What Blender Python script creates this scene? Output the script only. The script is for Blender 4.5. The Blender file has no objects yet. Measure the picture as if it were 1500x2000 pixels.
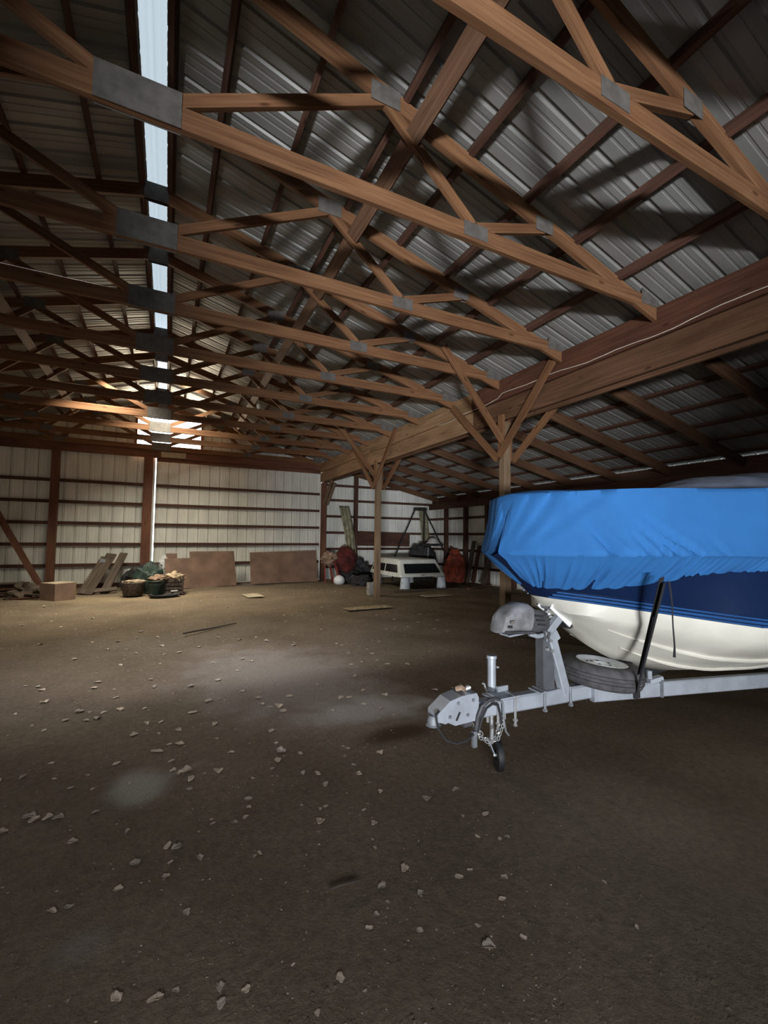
import bpy, bmesh, math, random
from mathutils import Vector, Matrix
random.seed(7)
sc = bpy.context.scene
C = sc.collection
PI = math.pi

# ---------------------------------------------------------------- camera
cam_d = bpy.data.cameras.new('camera'); cam = bpy.data.objects.new('camera', cam_d); C.objects.link(cam)
sc.camera = cam
PITCH, YAW, ROLL = 0.0566, 0.46, -0.0109
fwd = Vector((math.sin(YAW)*math.cos(PITCH), math.cos(YAW)*math.cos(PITCH), math.sin(PITCH)))
right0 = Vector((math.cos(YAW), -math.sin(YAW), 0)); up0 = right0.cross(fwd)
cr, sr = math.cos(ROLL), math.sin(ROLL)
right = right0*cr + up0*(-sr); up = right0*sr + up0*cr
M = Matrix((right, up, -fwd)).transposed().to_4x4(); M.translation = Vector((0, 0, 1.57))
cam.matrix_world = M
cam_d.sensor_fit = 'VERTICAL'; cam_d.sensor_height = 36.0; cam_d.lens = 852.9/2000*36; cam_d.clip_start = 0.05; cam_d.clip_end = 200

# ---------------------------------------------------------------- world, lights, exposure
sc.view_settings.view_transform = 'Standard'; sc.view_settings.look = 'None'
sc.view_settings.gamma = 1.0; sc.view_settings.use_curve_mapping = False
sc.view_settings.exposure = 0.0
sc.cycles.use_denoising = True
sc.cycles.max_bounces = 8; sc.cycles.diffuse_bounces = 5
sc.cycles.sample_clamp_indirect = 3.0
w = bpy.data.worlds.new('sky'); sc.world = w; w.use_nodes = True
bg = w.node_tree.nodes['Background']
bg.inputs[0].default_value = (0.86, 0.94, 1.0, 1)
# brighter sky overhead and towards the far gable (the sun's side), dimmed behind the camera to cut light through the rear doorway
_n = w.node_tree.nodes; _l = w.node_tree.links
_tc = _n.new('ShaderNodeTexCoord'); _sp = _n.new('ShaderNodeSeparateXYZ'); _l.new(_tc.outputs['Generated'], _sp.inputs[0])
def _mr(a, b, c, d):
    m_ = _n.new('ShaderNodeMapRange'); m_.interpolation_type = 'SMOOTHSTEP'
    for k_, v_ in zip(('From Min', 'From Max', 'To Min', 'To Max'), (a, b, c, d)): m_.inputs[k_].default_value = v_
    _l.new(_sp.outputs['Y'], m_.inputs['Value']); return m_.outputs[0]
_ad = _n.new('ShaderNodeMath'); _ad.operation = 'ADD'
_l.new(_mr(-0.6, 0.2, 0.05, 1.0), _ad.inputs[0]); _l.new(_mr(0.90, 0.98, 0.0, 5.0), _ad.inputs[1]); _l.new(_ad.outputs[0], bg.inputs[1])

def area(name, loc, direction, sx, sy, power, col, spread=180, portal=False):
    d = bpy.data.lights.new(name, 'AREA'); d.shape = 'RECTANGLE'; d.size = sx; d.size_y = sy
    d.energy = power; d.color = col; d.spread = math.radians(spread)
    if portal: d.cycles.is_portal = True
    o = bpy.data.objects.new(name, d); C.objects.link(o); o.location = loc
    o.rotation_euler = Vector(direction).to_track_quat('-Z', 'Y').to_euler()
    return o
# daylight bounced up off the sunlit yard, reaching in through the open rear doorway (behind the camera)
area('sunlit_yard_bounce', (-4.5, -8.3, 0.45), (0.55, 1.0, 0.20), 1.8, 0.45, 1850, (0.93, 0.96, 1.0), 160)
# skylight falling in through the same doorway
area('rear_doorway_daylight', (-0.6, -2.9, 2.1), (0.42, 1.0, -0.52), 2.4, 1.2, 54, (0.86, 0.92, 1.0), 110)
# daylight through the opening in the far gable
area('gable_opening_daylight', (0.0, 15.5, 4.72), (-0.03, -1, -0.42), 1.7, 0.95, 220, (1.0, 0.84, 0.58), 150)
# lamps added below the ridge slot to brighten mid floor and far wall
area('ridge_slot_fill', (-0.25, 5.9, 5.36), (0.34, 0.0, -1.0), 0.18, 5.0, 70, (0.96, 0.97, 1.0), 64)
area('far_ridge_slot_fill', (-0.25, 11.6, 5.36), (0.16, 0.16, -1.0), 0.18, 4.6, 330, (1.0, 0.92, 0.74), 112)
# weak fill lamp at an opening added in the unseen left wall
area('side_fill', (-5.75, 5.8, 1.5), (1.0, 0.0, -0.40), 3.6, 2.4, 12, (1.0, 0.94, 0.88), 110)
area('ridge_sky', (-0.25, 5.6, 5.95), (0, 0, -1), 0.18, 19.0, 0, (1, 1, 1), 180, portal=True)

# ---------------------------------------------------------------- materials
def mat(name, col, rough=0.7, metal=0.0, var=0.15, scale=8.0, bump=0.0, bscale=None, col2=None, coord='Object', stretch=(1,1,1), spec=0.5, detail=4, ramp=(0.35,0.65)):
    m = bpy.data.materials.new(name); m.use_nodes = True
    nt = m.node_tree; n = nt.nodes; l = nt.links
    b = n['Principled BSDF']; b.inputs['Roughness'].default_value = rough; b.inputs['Metallic'].default_value = metal
    b.inputs['Specular IOR Level'].default_value = spec
    tc = n.new('ShaderNodeTexCoord'); mp = n.new('ShaderNodeMapping'); mp.inputs['Scale'].default_value = stretch
    l.new(tc.outputs[coord], mp.inputs[0])
    no = n.new('ShaderNodeTexNoise'); no.inputs['Scale'].default_value = scale; no.inputs['Detail'].default_value = detail
    l.new(mp.outputs[0], no.inputs['Vector'])
    r = n.new('ShaderNodeValToRGB'); r.color_ramp.elements[0].position = ramp[0]; r.color_ramp.elements[1].position = ramp[1]
    c2 = col2 if col2 else tuple(c*(1-2*var) for c in col)
    c1 = col if col2 else tuple(min(1, c*(1+var)) for c in col)
    r.color_ramp.elements[0].color = (*c2, 1); r.color_ramp.elements[1].color = (*c1, 1)
    l.new(no.outputs['Fac'], r.inputs[0]); l.new(r.outputs[0], b.inputs['Base Color'])
    if bump:
        n2 = n.new('ShaderNodeTexNoise'); n2.inputs['Scale'].default_value = bscale or scale*3; n2.inputs['Detail'].default_value = 5
        l.new(mp.outputs[0], n2.inputs['Vector'])
        bp = n.new('ShaderNodeBump'); bp.inputs['Strength'].default_value = bump; bp.inputs['Distance'].default_value = 0.02
        l.new(n2.outputs['Fac'], bp.inputs['Height']); l.new(bp.outputs[0], b.inputs['Normal'])
    return m

def wood_mat(name, c1, c2, knots=True):
    m = bpy.data.materials.new(name); m.use_nodes = True
    nt = m.node_tree; n = nt.nodes; l = nt.links
    b = n['Principled BSDF']; b.inputs['Roughness'].default_value = 0.72; b.inputs['Specular IOR Level'].default_value = 0.25
    uv = n.new('ShaderNodeUVMap'); mp = n.new('ShaderNodeMapping'); mp.inputs['Scale'].default_value = (0.9, 22, 1)
    l.new(uv.outputs[0], mp.inputs[0])
    no = n.new('ShaderNodeTexNoise'); no.inputs['Scale'].default_value = 1.6; no.inputs['Detail'].default_value = 6; no.inputs['Distortion'].default_value = 0.6
    l.new(mp.outputs[0], no.inputs['Vector'])
    r = n.new('ShaderNodeValToRGB'); r.color_ramp.elements[0].position = 0.3; r.color_ramp.elements[1].position = 0.72
    r.color_ramp.elements[0].color = (*c2, 1); r.color_ramp.elements[1].color = (*c1, 1)
    l.new(no.outputs['Fac'], r.inputs[0])
    # broad board-to-board tone and stains
    mp2 = n.new('ShaderNodeMapping'); mp2.inputs['Scale'].default_value = (0.7, 3, 1); l.new(uv.outputs[0], mp2.inputs[0])
    n3 = n.new('ShaderNodeTexNoise'); n3.inputs['Scale'].default_value = 1.1; n3.inputs['Detail'].default_value = 3
    l.new(mp2.outputs[0], n3.inputs['Vector'])
    r3 = n.new('ShaderNodeValToRGB'); r3.color_ramp.elements[0].position = 0.3; r3.color_ramp.elements[1].position = 0.6
    r3.color_ramp.elements[0].color = (0.62, 0.60, 0.58, 1); r3.color_ramp.elements[1].color = (1, 1, 1, 1)
    l.new(n3.outputs['Fac'], r3.inputs[0])
    mx = n.new('ShaderNodeMix'); mx.data_type = 'RGBA'; mx.blend_type = 'MULTIPLY'; mx.inputs[0].default_value = 1
    l.new(r.outputs[0], mx.inputs[6]); l.new(r3.outputs[0], mx.inputs[7])
    out = mx.outputs[2]
    if knots:
        mp3 = n.new('ShaderNodeMapping'); mp3.inputs['Scale'].default_value = (2.2, 7, 1); l.new(uv.outputs[0], mp3.inputs[0])
        vo = n.new('ShaderNodeTexVoronoi'); vo.inputs['Scale'].default_value = 1.0; l.new(mp3.outputs[0], vo.inputs['Vector'])
        rk = n.new('ShaderNodeValToRGB'); rk.color_ramp.elements[0].position = 0.06; rk.color_ramp.elements[1].position = 0.13
        rk.color_ramp.elements[0].color = (0.3, 0.24, 0.2, 1); rk.color_ramp.elements[1].color = (1, 1, 1, 1)
        l.new(vo.outputs['Distance'], rk.inputs[0])
        mk = n.new('ShaderNodeMix'); mk.data_type = 'RGBA'; mk.blend_type = 'MULTIPLY'; mk.inputs[0].default_value = 0.8
        l.new(out, mk.inputs[6]); l.new(rk.outputs[0], mk.inputs[7]); out = mk.outputs[2]
    l.new(out, b.inputs['Base Color'])
    bp = n.new('ShaderNodeBump'); bp.inputs['Strength'].default_value = 0.25; bp.inputs['Distance'].default_value = 0.01
    l.new(no.outputs['Fac'], bp.inputs['Height']); l.new(bp.outputs[0], b.inputs['Normal'])
    return m

W_truss = wood_mat('truss_lumber', (0.259, 0.133, 0.063), (0.144, 0.063, 0.030))
W_dark = wood_mat('dark_lumber', (0.135, 0.066, 0.044), (0.07, 0.033, 0.024))
W_run = wood_mat('runner_lumber', (0.182, 0.101, 0.059), (0.105, 0.052, 0.029))
W_post = wood_mat('post_lumber', (0.27, 0.19, 0.115), (0.16, 0.10, 0.06))
W_red = wood_mat('reddish_lumber', (0.23, 0.105, 0.065), (0.13, 0.056, 0.036))
W_header = wood_mat('header_lumber', (0.163, 0.085, 0.046), (0.095, 0.045, 0.025))
W_grey = wood_mat('weathered_board', (0.17, 0.13, 0.10), (0.05, 0.037, 0.03))
W_brownply = mat('brown_hardboard', (0.21, 0.13, 0.095), 0.8, var=0.14, scale=2.5)
M_plate = mat('nail_plate_steel', (0.128, 0.116, 0.104), 0.7, 0.15, var=0.12, scale=14)
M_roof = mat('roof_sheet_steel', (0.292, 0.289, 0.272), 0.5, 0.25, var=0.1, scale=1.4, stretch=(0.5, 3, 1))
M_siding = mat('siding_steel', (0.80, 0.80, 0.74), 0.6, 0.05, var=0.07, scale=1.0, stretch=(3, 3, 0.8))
M_seam = mat('shaded_rib_seam', (0.34, 0.32, 0.28), 0.7, 0.05, var=0.1, scale=2)  # darker tone on one side of each rib stands in for rib shading
M_galv = mat('galvanised_steel', (0.310, 0.335, 0.372), 0.45, 0.25, var=0.07, scale=9)
M_galvd = mat('dull_galvanised_steel', (0.180, 0.191, 0.206), 0.6, 0.3, var=0.12, scale=12)
M_shade = mat('shaded_galvanised_steel', (0.085, 0.09, 0.098), 0.6, 0.2, var=0.12, scale=9)  # winch post copy of the galvanised steel, shade put into the colour
M_chrome = mat('zinc_plate', (0.62, 0.63, 0.63), 0.3, 0.7, var=0.1, scale=20)
M_black = mat('black_rubber', (0.02, 0.02, 0.022), 0.6, var=0.2)
M_tire = mat('tyre_rubber', (0.055, 0.052, 0.055), 0.8, var=0.2, scale=20)
M_strap = mat('black_webbing', (0.012, 0.012, 0.016), 0.9, var=0.2)
M_white = mat('white_enamel', (0.86, 0.88, 0.90), 0.4, var=0.04, scale=12)
M_wplastic = mat('white_plastic', (0.55, 0.60, 0.66), 0.5, var=0.12, scale=7)
M_motor = mat('dusty_grey_plastic', (0.17, 0.17, 0.175), 0.75, var=0.25, scale=9, bump=0.1)
M_motord = mat('dark_grey_plastic', (0.045, 0.045, 0.05), 0.6, var=0.25, scale=9)
M_cover = mat('blue_boat_cover', (0.024, 0.120, 0.324), 0.85, var=0.05, scale=3, bump=0.05, bscale=240, spec=0.2)
M_navy = mat('navy_gelcoat', (0.004, 0.012, 0.042), 0.28, var=0.05, scale=4)
M_stripe = mat('blue_stripe', (0.018, 0.07, 0.20), 0.4, var=0.05)
M_cream = mat('cream_gelcoat', (0.518, 0.497, 0.432), 0.32, var=0.07, scale=3)
M_tarp = mat('grey_tarpaulin', (0.16, 0.19, 0.26), 0.85, var=0.12, scale=5, bump=0.2)
M_fib = mat('white_fibreglass', (0.70, 0.70, 0.64), 0.35, var=0.06, scale=4)
M_glass = mat('dark_glass', (0.012, 0.014, 0.016), 0.15, var=0.1)
M_red = mat('faded_red_paint', (0.22, 0.035, 0.022), 0.6, var=0.25, scale=6)
M_redcl = mat('red_cloth', (0.26, 0.045, 0.02), 0.9, var=0.3, scale=5)
M_maroon = mat('maroon_cloth', (0.10, 0.016, 0.014), 0.95, var=0.3, scale=5, bump=0.3)
M_tan = mat('tan_cloth', (0.30, 0.20, 0.14), 0.95, var=0.25, scale=8, bump=0.4)
M_pale = mat('pale_cloth', (0.48, 0.37, 0.25), 0.95, var=0.3, scale=9, bump=0.4)
M_green = mat('dark_green_plastic', (0.022, 0.045, 0.035), 0.6, var=0.25, scale=8)
M_card = mat('brown_cardboard', (0.24, 0.16, 0.12), 0.9, var=0.12, scale=3)
M_crate = mat('dark_wicker', (0.075, 0.055, 0.045), 0.85, var=0.3, scale=16, bump=0.4)
M_heap = mat('dark_grimy_metal', (0.028, 0.026, 0.028), 0.8, var=0.3, scale=6)
M_carpet = mat('olive_tan_carpet', (0.30, 0.28, 0.18), 0.95, var=0.18, scale=7, bump=0.3, bscale=80)
M_block = mat('grey_concrete_block', (0.26, 0.24, 0.22), 0.9, var=0.15, scale=20, bump=0.3)
M_leaf = mat('dry_leaf', (0.62, 0.50, 0.38), 0.9, var=0.3, scale=20)
M_leaf2 = mat('grey_dry_leaf', (0.46, 0.38, 0.31), 0.9, var=0.3, scale=20)
M_ply = mat('pale_plywood', (0.42, 0.35, 0.25), 0.85, var=0.12, scale=4)
M_straw = mat('straw_litter', (0.42, 0.33, 0.20), 0.95, var=0.3, scale=30)
M_wire = mat('white_cable_sheath', (0.75, 0.68, 0.55), 0.5, var=0.1)
M_porc = mat('white_porcelain', (0.75, 0.74, 0.68), 0.3, var=0.05)

# translucent ridge cap
m = bpy.data.materials.new('translucent_ridge_sheet'); m.use_nodes = True
nt = m.node_tree; nt.nodes.remove(nt.nodes['Principled BSDF'])
tr = nt.nodes.new('ShaderNodeBsdfTranslucent'); df = nt.nodes.new('ShaderNodeBsdfTransparent'); mixs = nt.nodes.new('ShaderNodeMixShader')
wv = nt.nodes.new('ShaderNodeTexNoise'); wv.inputs['Scale'].default_value = 3
tr.inputs[0].default_value = (0.80, 0.88, 0.93, 1); df.inputs[0].default_value = (0.85, 0.93, 0.97, 1); mixs.inputs[0].default_value = 0.7
nt.links.new(df.outputs[0], mixs.inputs[1]); nt.links.new(tr.outputs[0], mixs.inputs[2]); nt.links.new(mixs.outputs[0], nt.nodes['Material Output'].inputs[0])
M_ridge = m

# dirt floor
def floor_mat():
    m = bpy.data.materials.new('bare_dirt'); m.use_nodes = True
    nt = m.node_tree; n = nt.nodes; l = nt.links; b = n['Principled BSDF']
    b.inputs['Roughness'].default_value = 0.92; b.inputs['Specular IOR Level'].default_value = 0.15
    tc = n.new('ShaderNodeTexCoord'); src = tc.outputs['Object']
    def noise(s, d=4, rough=0.5):
        x = n.new('ShaderNodeTexNoise'); x.inputs['Scale'].default_value = s; x.inputs['Detail'].default_value = d; x.inputs['Roughness'].default_value = rough
        l.new(src, x.inputs['Vector']); return x.outputs['Fac']
    def ramp(f, p0, p1, c0, c1):
        r = n.new('ShaderNodeValToRGB'); r.color_ramp.elements[0].position = p0; r.color_ramp.elements[1].position = p1
        r.color_ramp.elements[0].color = (*c0, 1); r.color_ramp.elements[1].color = (*c1, 1); l.new(f, r.inputs[0]); return r.outputs[0]
    def mix(f, a, bb):
        x = n.new('ShaderNodeMix'); x.data_type = 'RGBA'
        if isinstance(f, float): x.inputs[0].default_value = f
        else: l.new(f, x.inputs[0])
        l.new(a, x.inputs[6])
        if isinstance(bb, tuple): x.inputs[7].default_value = (*bb, 1)
        else: l.new(bb, x.inputs[7])
        return x.outputs[2]
    col = ramp(noise(0.9, 5, 0.6), 0.3, 0.7, (0.195, 0.148, 0.103), (0.30, 0.236, 0.168))
    fine = ramp(noise(26, 6, 0.7), 0.35, 0.75, (0.7, 0.7, 0.7), (1.15, 1.15, 1.15))
    mm = n.new('ShaderNodeMix'); mm.data_type = 'RGBA'; mm.blend_type = 'MULTIPLY'; mm.inputs[0].default_value = 1; l.new(col, mm.inputs[6]); l.new(fine, mm.inputs[7]); col = mm.outputs[2]
    # pale dust spills and other tonal patches: each soft and ragged at its own place
    nz = n.new('ShaderNodeTexNoise'); nz.inputs['Scale'].default_value = 3.2; nz.inputs['Detail'].default_value = 7; l.new(src, nz.inputs['Vector'])
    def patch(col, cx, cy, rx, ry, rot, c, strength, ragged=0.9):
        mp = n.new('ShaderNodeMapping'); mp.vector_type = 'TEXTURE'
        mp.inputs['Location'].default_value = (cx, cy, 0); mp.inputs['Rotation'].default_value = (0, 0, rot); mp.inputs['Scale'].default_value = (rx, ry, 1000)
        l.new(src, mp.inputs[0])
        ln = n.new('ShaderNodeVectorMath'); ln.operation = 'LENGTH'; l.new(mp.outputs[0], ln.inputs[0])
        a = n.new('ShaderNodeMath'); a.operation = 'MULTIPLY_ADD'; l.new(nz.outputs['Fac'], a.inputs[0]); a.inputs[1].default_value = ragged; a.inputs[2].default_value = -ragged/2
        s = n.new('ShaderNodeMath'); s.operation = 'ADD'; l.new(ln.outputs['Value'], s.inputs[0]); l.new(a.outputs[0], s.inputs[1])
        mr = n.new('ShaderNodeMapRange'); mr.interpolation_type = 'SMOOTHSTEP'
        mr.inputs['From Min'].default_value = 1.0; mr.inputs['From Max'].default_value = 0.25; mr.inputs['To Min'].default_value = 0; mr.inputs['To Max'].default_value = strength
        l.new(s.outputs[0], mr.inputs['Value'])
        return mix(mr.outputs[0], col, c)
    col = patch(col, 1.25, 4.9, 1.3, 2.2, 0.25, (0.44, 0.385, 0.345), 0.6)
    col = patch(col, 1.75, 3.75, 0.75, 0.42, 0.0, (0.56, 0.51, 0.48), 0.8)
    col = patch(col, -0.10, 3.22, 0.23, 0.30, 0.2, (0.50, 0.46, 0.40), 0.75, 0.7)
    col = patch(col, 0.13, 3.30, 0.25, 0.06, 0.3, (0.36, 0.31, 0.26), 0.5, 0.5)
    col = patch(col, -0.23, 2.10, 0.14, 0.12, 0.0, (0.30, 0.26, 0.23), 0.5, 0.5)
    col = patch(col, -1.0, 12.6, 2.6, 0.9, 0.0, (0.40, 0.31, 0.19), 0.6)  # yellower ragged patch in front of the far wall
    col = patch(col, 1.72, 3.14, 0.50, 0.21, 0.05, (0.085, 0.055, 0.028), 0.95, 0.45)  # dark ragged patch beyond the coupler
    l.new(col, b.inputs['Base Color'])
    bp = n.new('ShaderNodeBump'); bp.inputs['Strength'].default_value = 0.8; bp.inputs['Distance'].default_value = 0.04
    ad = n.new('ShaderNodeMath'); ad.operation = 'MULTIPLY_ADD'; l.new(noise(9, 8, 0.65), ad.inputs[0]); ad.inputs[1].default_value = 1.3; l.new(noise(60, 5, 0.7), ad.inputs[2])
    l.new(ad.outputs[0], bp.inputs['Height']); l.new(bp.outputs[0], b.inputs['Normal'])
    return m
M_floor = floor_mat()

# ---------------------------------------------------------------- mesh helpers
class MB:
    def __init__(s): s.v = []; s.f = []; s.uv = []; s.mi = []
    def face(s, idx, uvs=None, mi=0): s.f.append(idx); s.uv.append(uvs or [(s.v[i][0]+s.v[i][2], s.v[i][1]+s.v[i][2]) for i in idx]); s.mi.append(mi)
    def beam(s, p0, p1, w, h, up=(0, 0, 1), bev=0.0, mi=0, taper=1.0):
        p0, p1 = Vector(p0), Vector(p1); d = (p1-p0); L = d.length; d.normalize(); up = Vector(up)
        sd = d.cross(up)
        if sd.length < 1e-4: sd = d.cross(Vector((0, 1, 0)))
        sd.normalize(); uu = sd.cross(d).normalized()
        if bev > 0:
            b = min(bev, w*.4, h*.4)
            prof = [(-w/2+b, -h/2), (w/2-b, -h/2), (w/2, -h/2+b), (w/2, h/2-b), (w/2-b, h/2), (-w/2+b, h/2), (-w/2, h/2-b), (-w/2, -h/2+b)]
        else: prof = [(-w/2, -h/2), (w/2, -h/2), (w/2, h/2), (-w/2, h/2)]
        n = len(prof); b0 = len(s.v)
        for P, t in ((p0, 1), (p1, taper)):
            for a, c in prof: s.v.append(tuple(P+sd*a*t+uu*c*t))
        r = random.random()*20; q = random.random()*5; per = 0
        for i in range(n):
            j = (i+1) % n; e = math.dist(prof[i], prof[j])
            s.f.append((b0+i, b0+n+i, b0+n+j, b0+j)); s.uv.append([(r, q+per), (r+L, q+per), (r+L, q+per+e), (r, q+per+e)]); s.mi.append(mi); per += e
        s.f.append(tuple(b0+i for i in range(n))); s.uv.append([(r+a, q+c) for a, c in prof]); s.mi.append(mi)
        s.f.append(tuple(b0+n+i for i in reversed(range(n)))); s.uv.append([(r+a, q+c) for a, c in reversed(prof)]); s.mi.append(mi)
        return s
    def box(s, c, sz, bev=0.0, rz=0, ry=0, mi=0):
        c = Vector(c); d = Vector((math.cos(rz)*math.cos(ry), math.sin(rz)*math.cos(ry), -math.sin(ry)))
        return s.beam(c-d*sz[0]/2, c+d*sz[0]/2, sz[1], sz[2], bev=bev, mi=mi)
    def tube(s, pts, r, n=8, cap=True, closed=False, mi=0):
        pts = [Vector(p) for p in pts]; m = len(pts); rs = r if isinstance(r, (list, tuple)) else [r]*m
        b0 = len(s.v); prev = None; L = 0
        for i, p in enumerate(pts):
            if closed: t = (pts[(i+1) % m]-pts[i-1])
            else: t = pts[min(i+1, m-1)]-pts[max(i-1, 0)]
            t.normalize()
            if prev is None:
                a = t.cross(Vector((0, 0, 1)))
                if a.length < 0.05: a = t.cross(Vector((0, 1, 0)))
                a.normalize()
            else:
                a = prev - t*prev.dot(t)
                if a.length < 1e-5: a = t.cross(Vector((0, 0, 1)))
                a.normalize()
            prev = a; bb = t.cross(a)
            for k in range(n):
                an = 2*PI*k/n; s.v.append(tuple(p+(a*math.cos(an)+bb*math.sin(an))*rs[i]))
        for i in range(m if closed else m-1):
            i2 = (i+1) % m
            for k in range(n):
                k2 = (k+1) % n
                s.f.append((b0+i*n+k, b0+i*n+k2, b0+i2*n+k2, b0+i2*n+k)); s.uv.append([(i, k), (i, k+1), (i+1, k+1), (i+1, k)]); s.mi.append(mi)
        if cap and not closed:
            s.f.append(tuple(b0+k for k in reversed(range(n)))); s.uv.append([(0, 0)]*n); s.mi.append(mi)
            s.f.append(tuple(b0+(m-1)*n+k for k in range(n))); s.uv.append([(0, 0)]*n); s.mi.append(mi)
        return s
    def cyl(s, p0, p1, r, n=16, mi=0): return s.tube([p0, p1], r, n, mi=mi)
    def lathe(s, c, prof, n=24, axis=(0, 0, 1), mi=0):
        c = Vector(c); ax = Vector(axis).normalized(); a = ax.orthogonal().normalized(); b = ax.cross(a); b0 = len(s.v); m = len(prof)
        for r, z in prof:
            for k in range(n):
                an = 2*PI*k/n; s.v.append(tuple(c+ax*z+(a*math.cos(an)+b*math.sin(an))*max(r, 1e-4)))
        for i in range(m-1):
            for k in range(n):
                k2 = (k+1) % n; s.f.append((b0+i*n+k, b0+i*n+k2, b0+(i+1)*n+k2, b0+(i+1)*n+k)); s.uv.append([(i, k), (i, k+1), (i+1, k+1), (i+1, k)]); s.mi.append(mi)
        return s
    def prism(s, poly, depth, origin, ax, ay, mi=0):  # extrude a 2-D outline
        origin = Vector(origin); ax = Vector(ax).normalized(); ay = Vector(ay).normalized(); nn = ax.cross(ay).normalized(); b0 = len(s.v); n = len(poly)
        for sgn in (-0.5, 0.5):
            for a, b in poly: s.v.append(tuple(origin+ax*a+ay*b+nn*depth*sgn))
        s.f.append(tuple(b0+i for i in reversed(range(n)))); s.uv.append([poly[i] for i in reversed(range(n))]); s.mi.append(mi)
        s.f.append(tuple(b0+n+i for i in range(n))); s.uv.append(list(poly)); s.mi.append(mi)
        for i in range(n):
            j = (i+1) % n; s.f.append((b0+i, b0+j, b0+n+j, b0+n+i)); s.uv.append([poly[i], poly[j], poly[j], poly[i]]); s.mi.append(mi)
        return s
    def mark_ribs(s, axis, lim=0.012):
        for k, f in enumerate(s.f):
            vals = [s.v[i][axis] for i in f]
            if abs(s.v[f[1]][axis]-s.v[f[0]][axis]) > lim and (s.v[f[1]][axis]-s.v[f[0]][axis]) > 0: s.mi[k] = 1
        return s
    def grid(s, fn, nu, nv, mi=0, closeu=False):
        b0 = len(s.v)
        for i in range(nu):
            for j in range(nv): s.v.append(tuple(fn(i, j)))
        for i in range(nu-1):
            for j in range(nv-1):
                a = b0+i*nv+j; s.f.append((a, a+nv, a+nv+1, a+1)); s.uv.append([(i, j), (i+1, j), (i+1, j+1), (i, j+1)]); s.mi.append(mi)
        return s
    def build(s, name, mats, parent=None, smooth=False, origin=None):
        me = bpy.data.meshes.new(name)
        og = Vector(origin) if origin is not None else Vector((0, 0, 0))
        me.from_pydata([tuple(Vector(v)-og) for v in s.v], [], s.f)
        if not isinstance(mats, (list, tuple)): mats = [mats]
        for x in mats: me.materials.append(x)
        uvl = me.uv_layers.new(name='UVMap'); k = 0
        for p, uvs, mi in zip(me.polygons, s.uv, s.mi):
            p.material_index = mi; p.use_smooth = smooth
            for q in uvs: uvl.data[k].uv = q; k += 1
        me.validate()
        bm = bmesh.new(); bm.from_mesh(me)
        if smooth:
            bmesh.ops.remove_doubles(bm, verts=bm.verts, dist=1e-5)
        bmesh.ops.recalc_face_normals(bm, faces=bm.faces); bm.to_mesh(me); bm.free()
        if smooth and hasattr(me, 'set_sharp_from_angle'): me.set_sharp_from_angle(angle=math.radians(42))
        o = bpy.data.objects.new(name, me); C.objects.link(o); o.location = og
        if parent is not None:
            o.parent = parent; o.location = og - parent_world(parent)
        return o
def parent_world(p):
    v = Vector((0, 0, 0))
    while p is not None: v += p.location; p = p.parent
    return v
def empty(name, loc, label=None, cat=None, group=None):
    o = bpy.data.objects.new(name, None); C.objects.link(o); o.location = loc; o.empty_display_size = 0.1
    if label: tag(o, label, cat, group)
    return o
def tag(o, label, cat, group=None):
    o['label'] = label; o['category'] = cat
    if group: o['group'] = group
    return o
def struct(o): o['kind'] = 'structure'; return o
def solid(o, t):
    md = o.modifiers.new('thickness', 'SOLIDIFY'); md.thickness = t; md.offset = 0; return o

# ================================================================ SETTING
RX = -0.25                       # ridge line
HX = 5.0                         # header / post line
LW, RW = -5.5, 9.85              # side walls
Y0, Y1 = -2.6, 15.32             # rear and far walls
def zr(x): return 5.80 - 0.29*abs(x-RX)          # main roof sheet
def zl(x): return 4.28 - 0.222*(x-HX)            # lean-to roof sheet

# floor
def fl(i, j):
    x = LW-1.5 + i*(RW-LW+4)/150; y = Y0-3 + j*(Y1-Y0+5)/170
    a = 0.012*math.sin(x*1.7+math.sin(y*1.3))+0.010*math.sin(y*2.3+x*0.8)+0.006*math.sin(x*5.1+y*3.7)
    return (x, y, a-0.012)
struct(MB().grid(fl, 151, 171).build('floor', M_floor, smooth=True))

# corrugated sheeting: ribs run along the 'down' direction
def profile(length, period=0.305):
    pts = [(0, 0)]; k = 0
    while k*period < length:
        a = k*period
        for dx, h in ((0.03, 0), (0.045, 0.019), (0.07, 0.019), (0.085, 0), (0.135, 0), (0.142, 0.005), (0.158, 0.005), (0.165, 0), (0.215, 0), (0.222, 0.005), (0.238, 0.005), (0.245, 0)):
            if a+dx < length: pts.append((a+dx, h))
        k += 1
    pts.append((length, 0)); return pts
def sheet(name, origin, along, down, length, height_fn, mat_, period=0.305, nrm=(0, 0, 1), flip=1):
    o = Vector(origin); al = Vector(along); dn = Vector(down); nr = Vector(nrm); pr = profile(length, period)
    mb = MB()
    def fn(i, j):
        a, h = pr[i]; top, bot = height_fn(a)
        return o+al*a+dn*(top+(bot-top)*j)+nr*h*flip
    mb.grid(fn, len(pr), 2)
    return mb.build(name, mat_)
YL = Y1-Y0+0.6
sl = math.hypot(1, 0.29)
d_r = Vector((1, 0, -0.29)).normalized(); d_l = Vector((-1, 0, -0.29)).normalized()
GAP = 0.105
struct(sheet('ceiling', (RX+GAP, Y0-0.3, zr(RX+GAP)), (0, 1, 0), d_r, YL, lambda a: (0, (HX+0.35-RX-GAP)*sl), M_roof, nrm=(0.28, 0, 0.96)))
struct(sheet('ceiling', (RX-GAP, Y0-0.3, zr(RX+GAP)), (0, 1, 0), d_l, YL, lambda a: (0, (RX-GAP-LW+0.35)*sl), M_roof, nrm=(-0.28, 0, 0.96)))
d_n = Vector((1, 0, -0.222)).normalized(); sn = math.hypot(1, 0.222)
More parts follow.
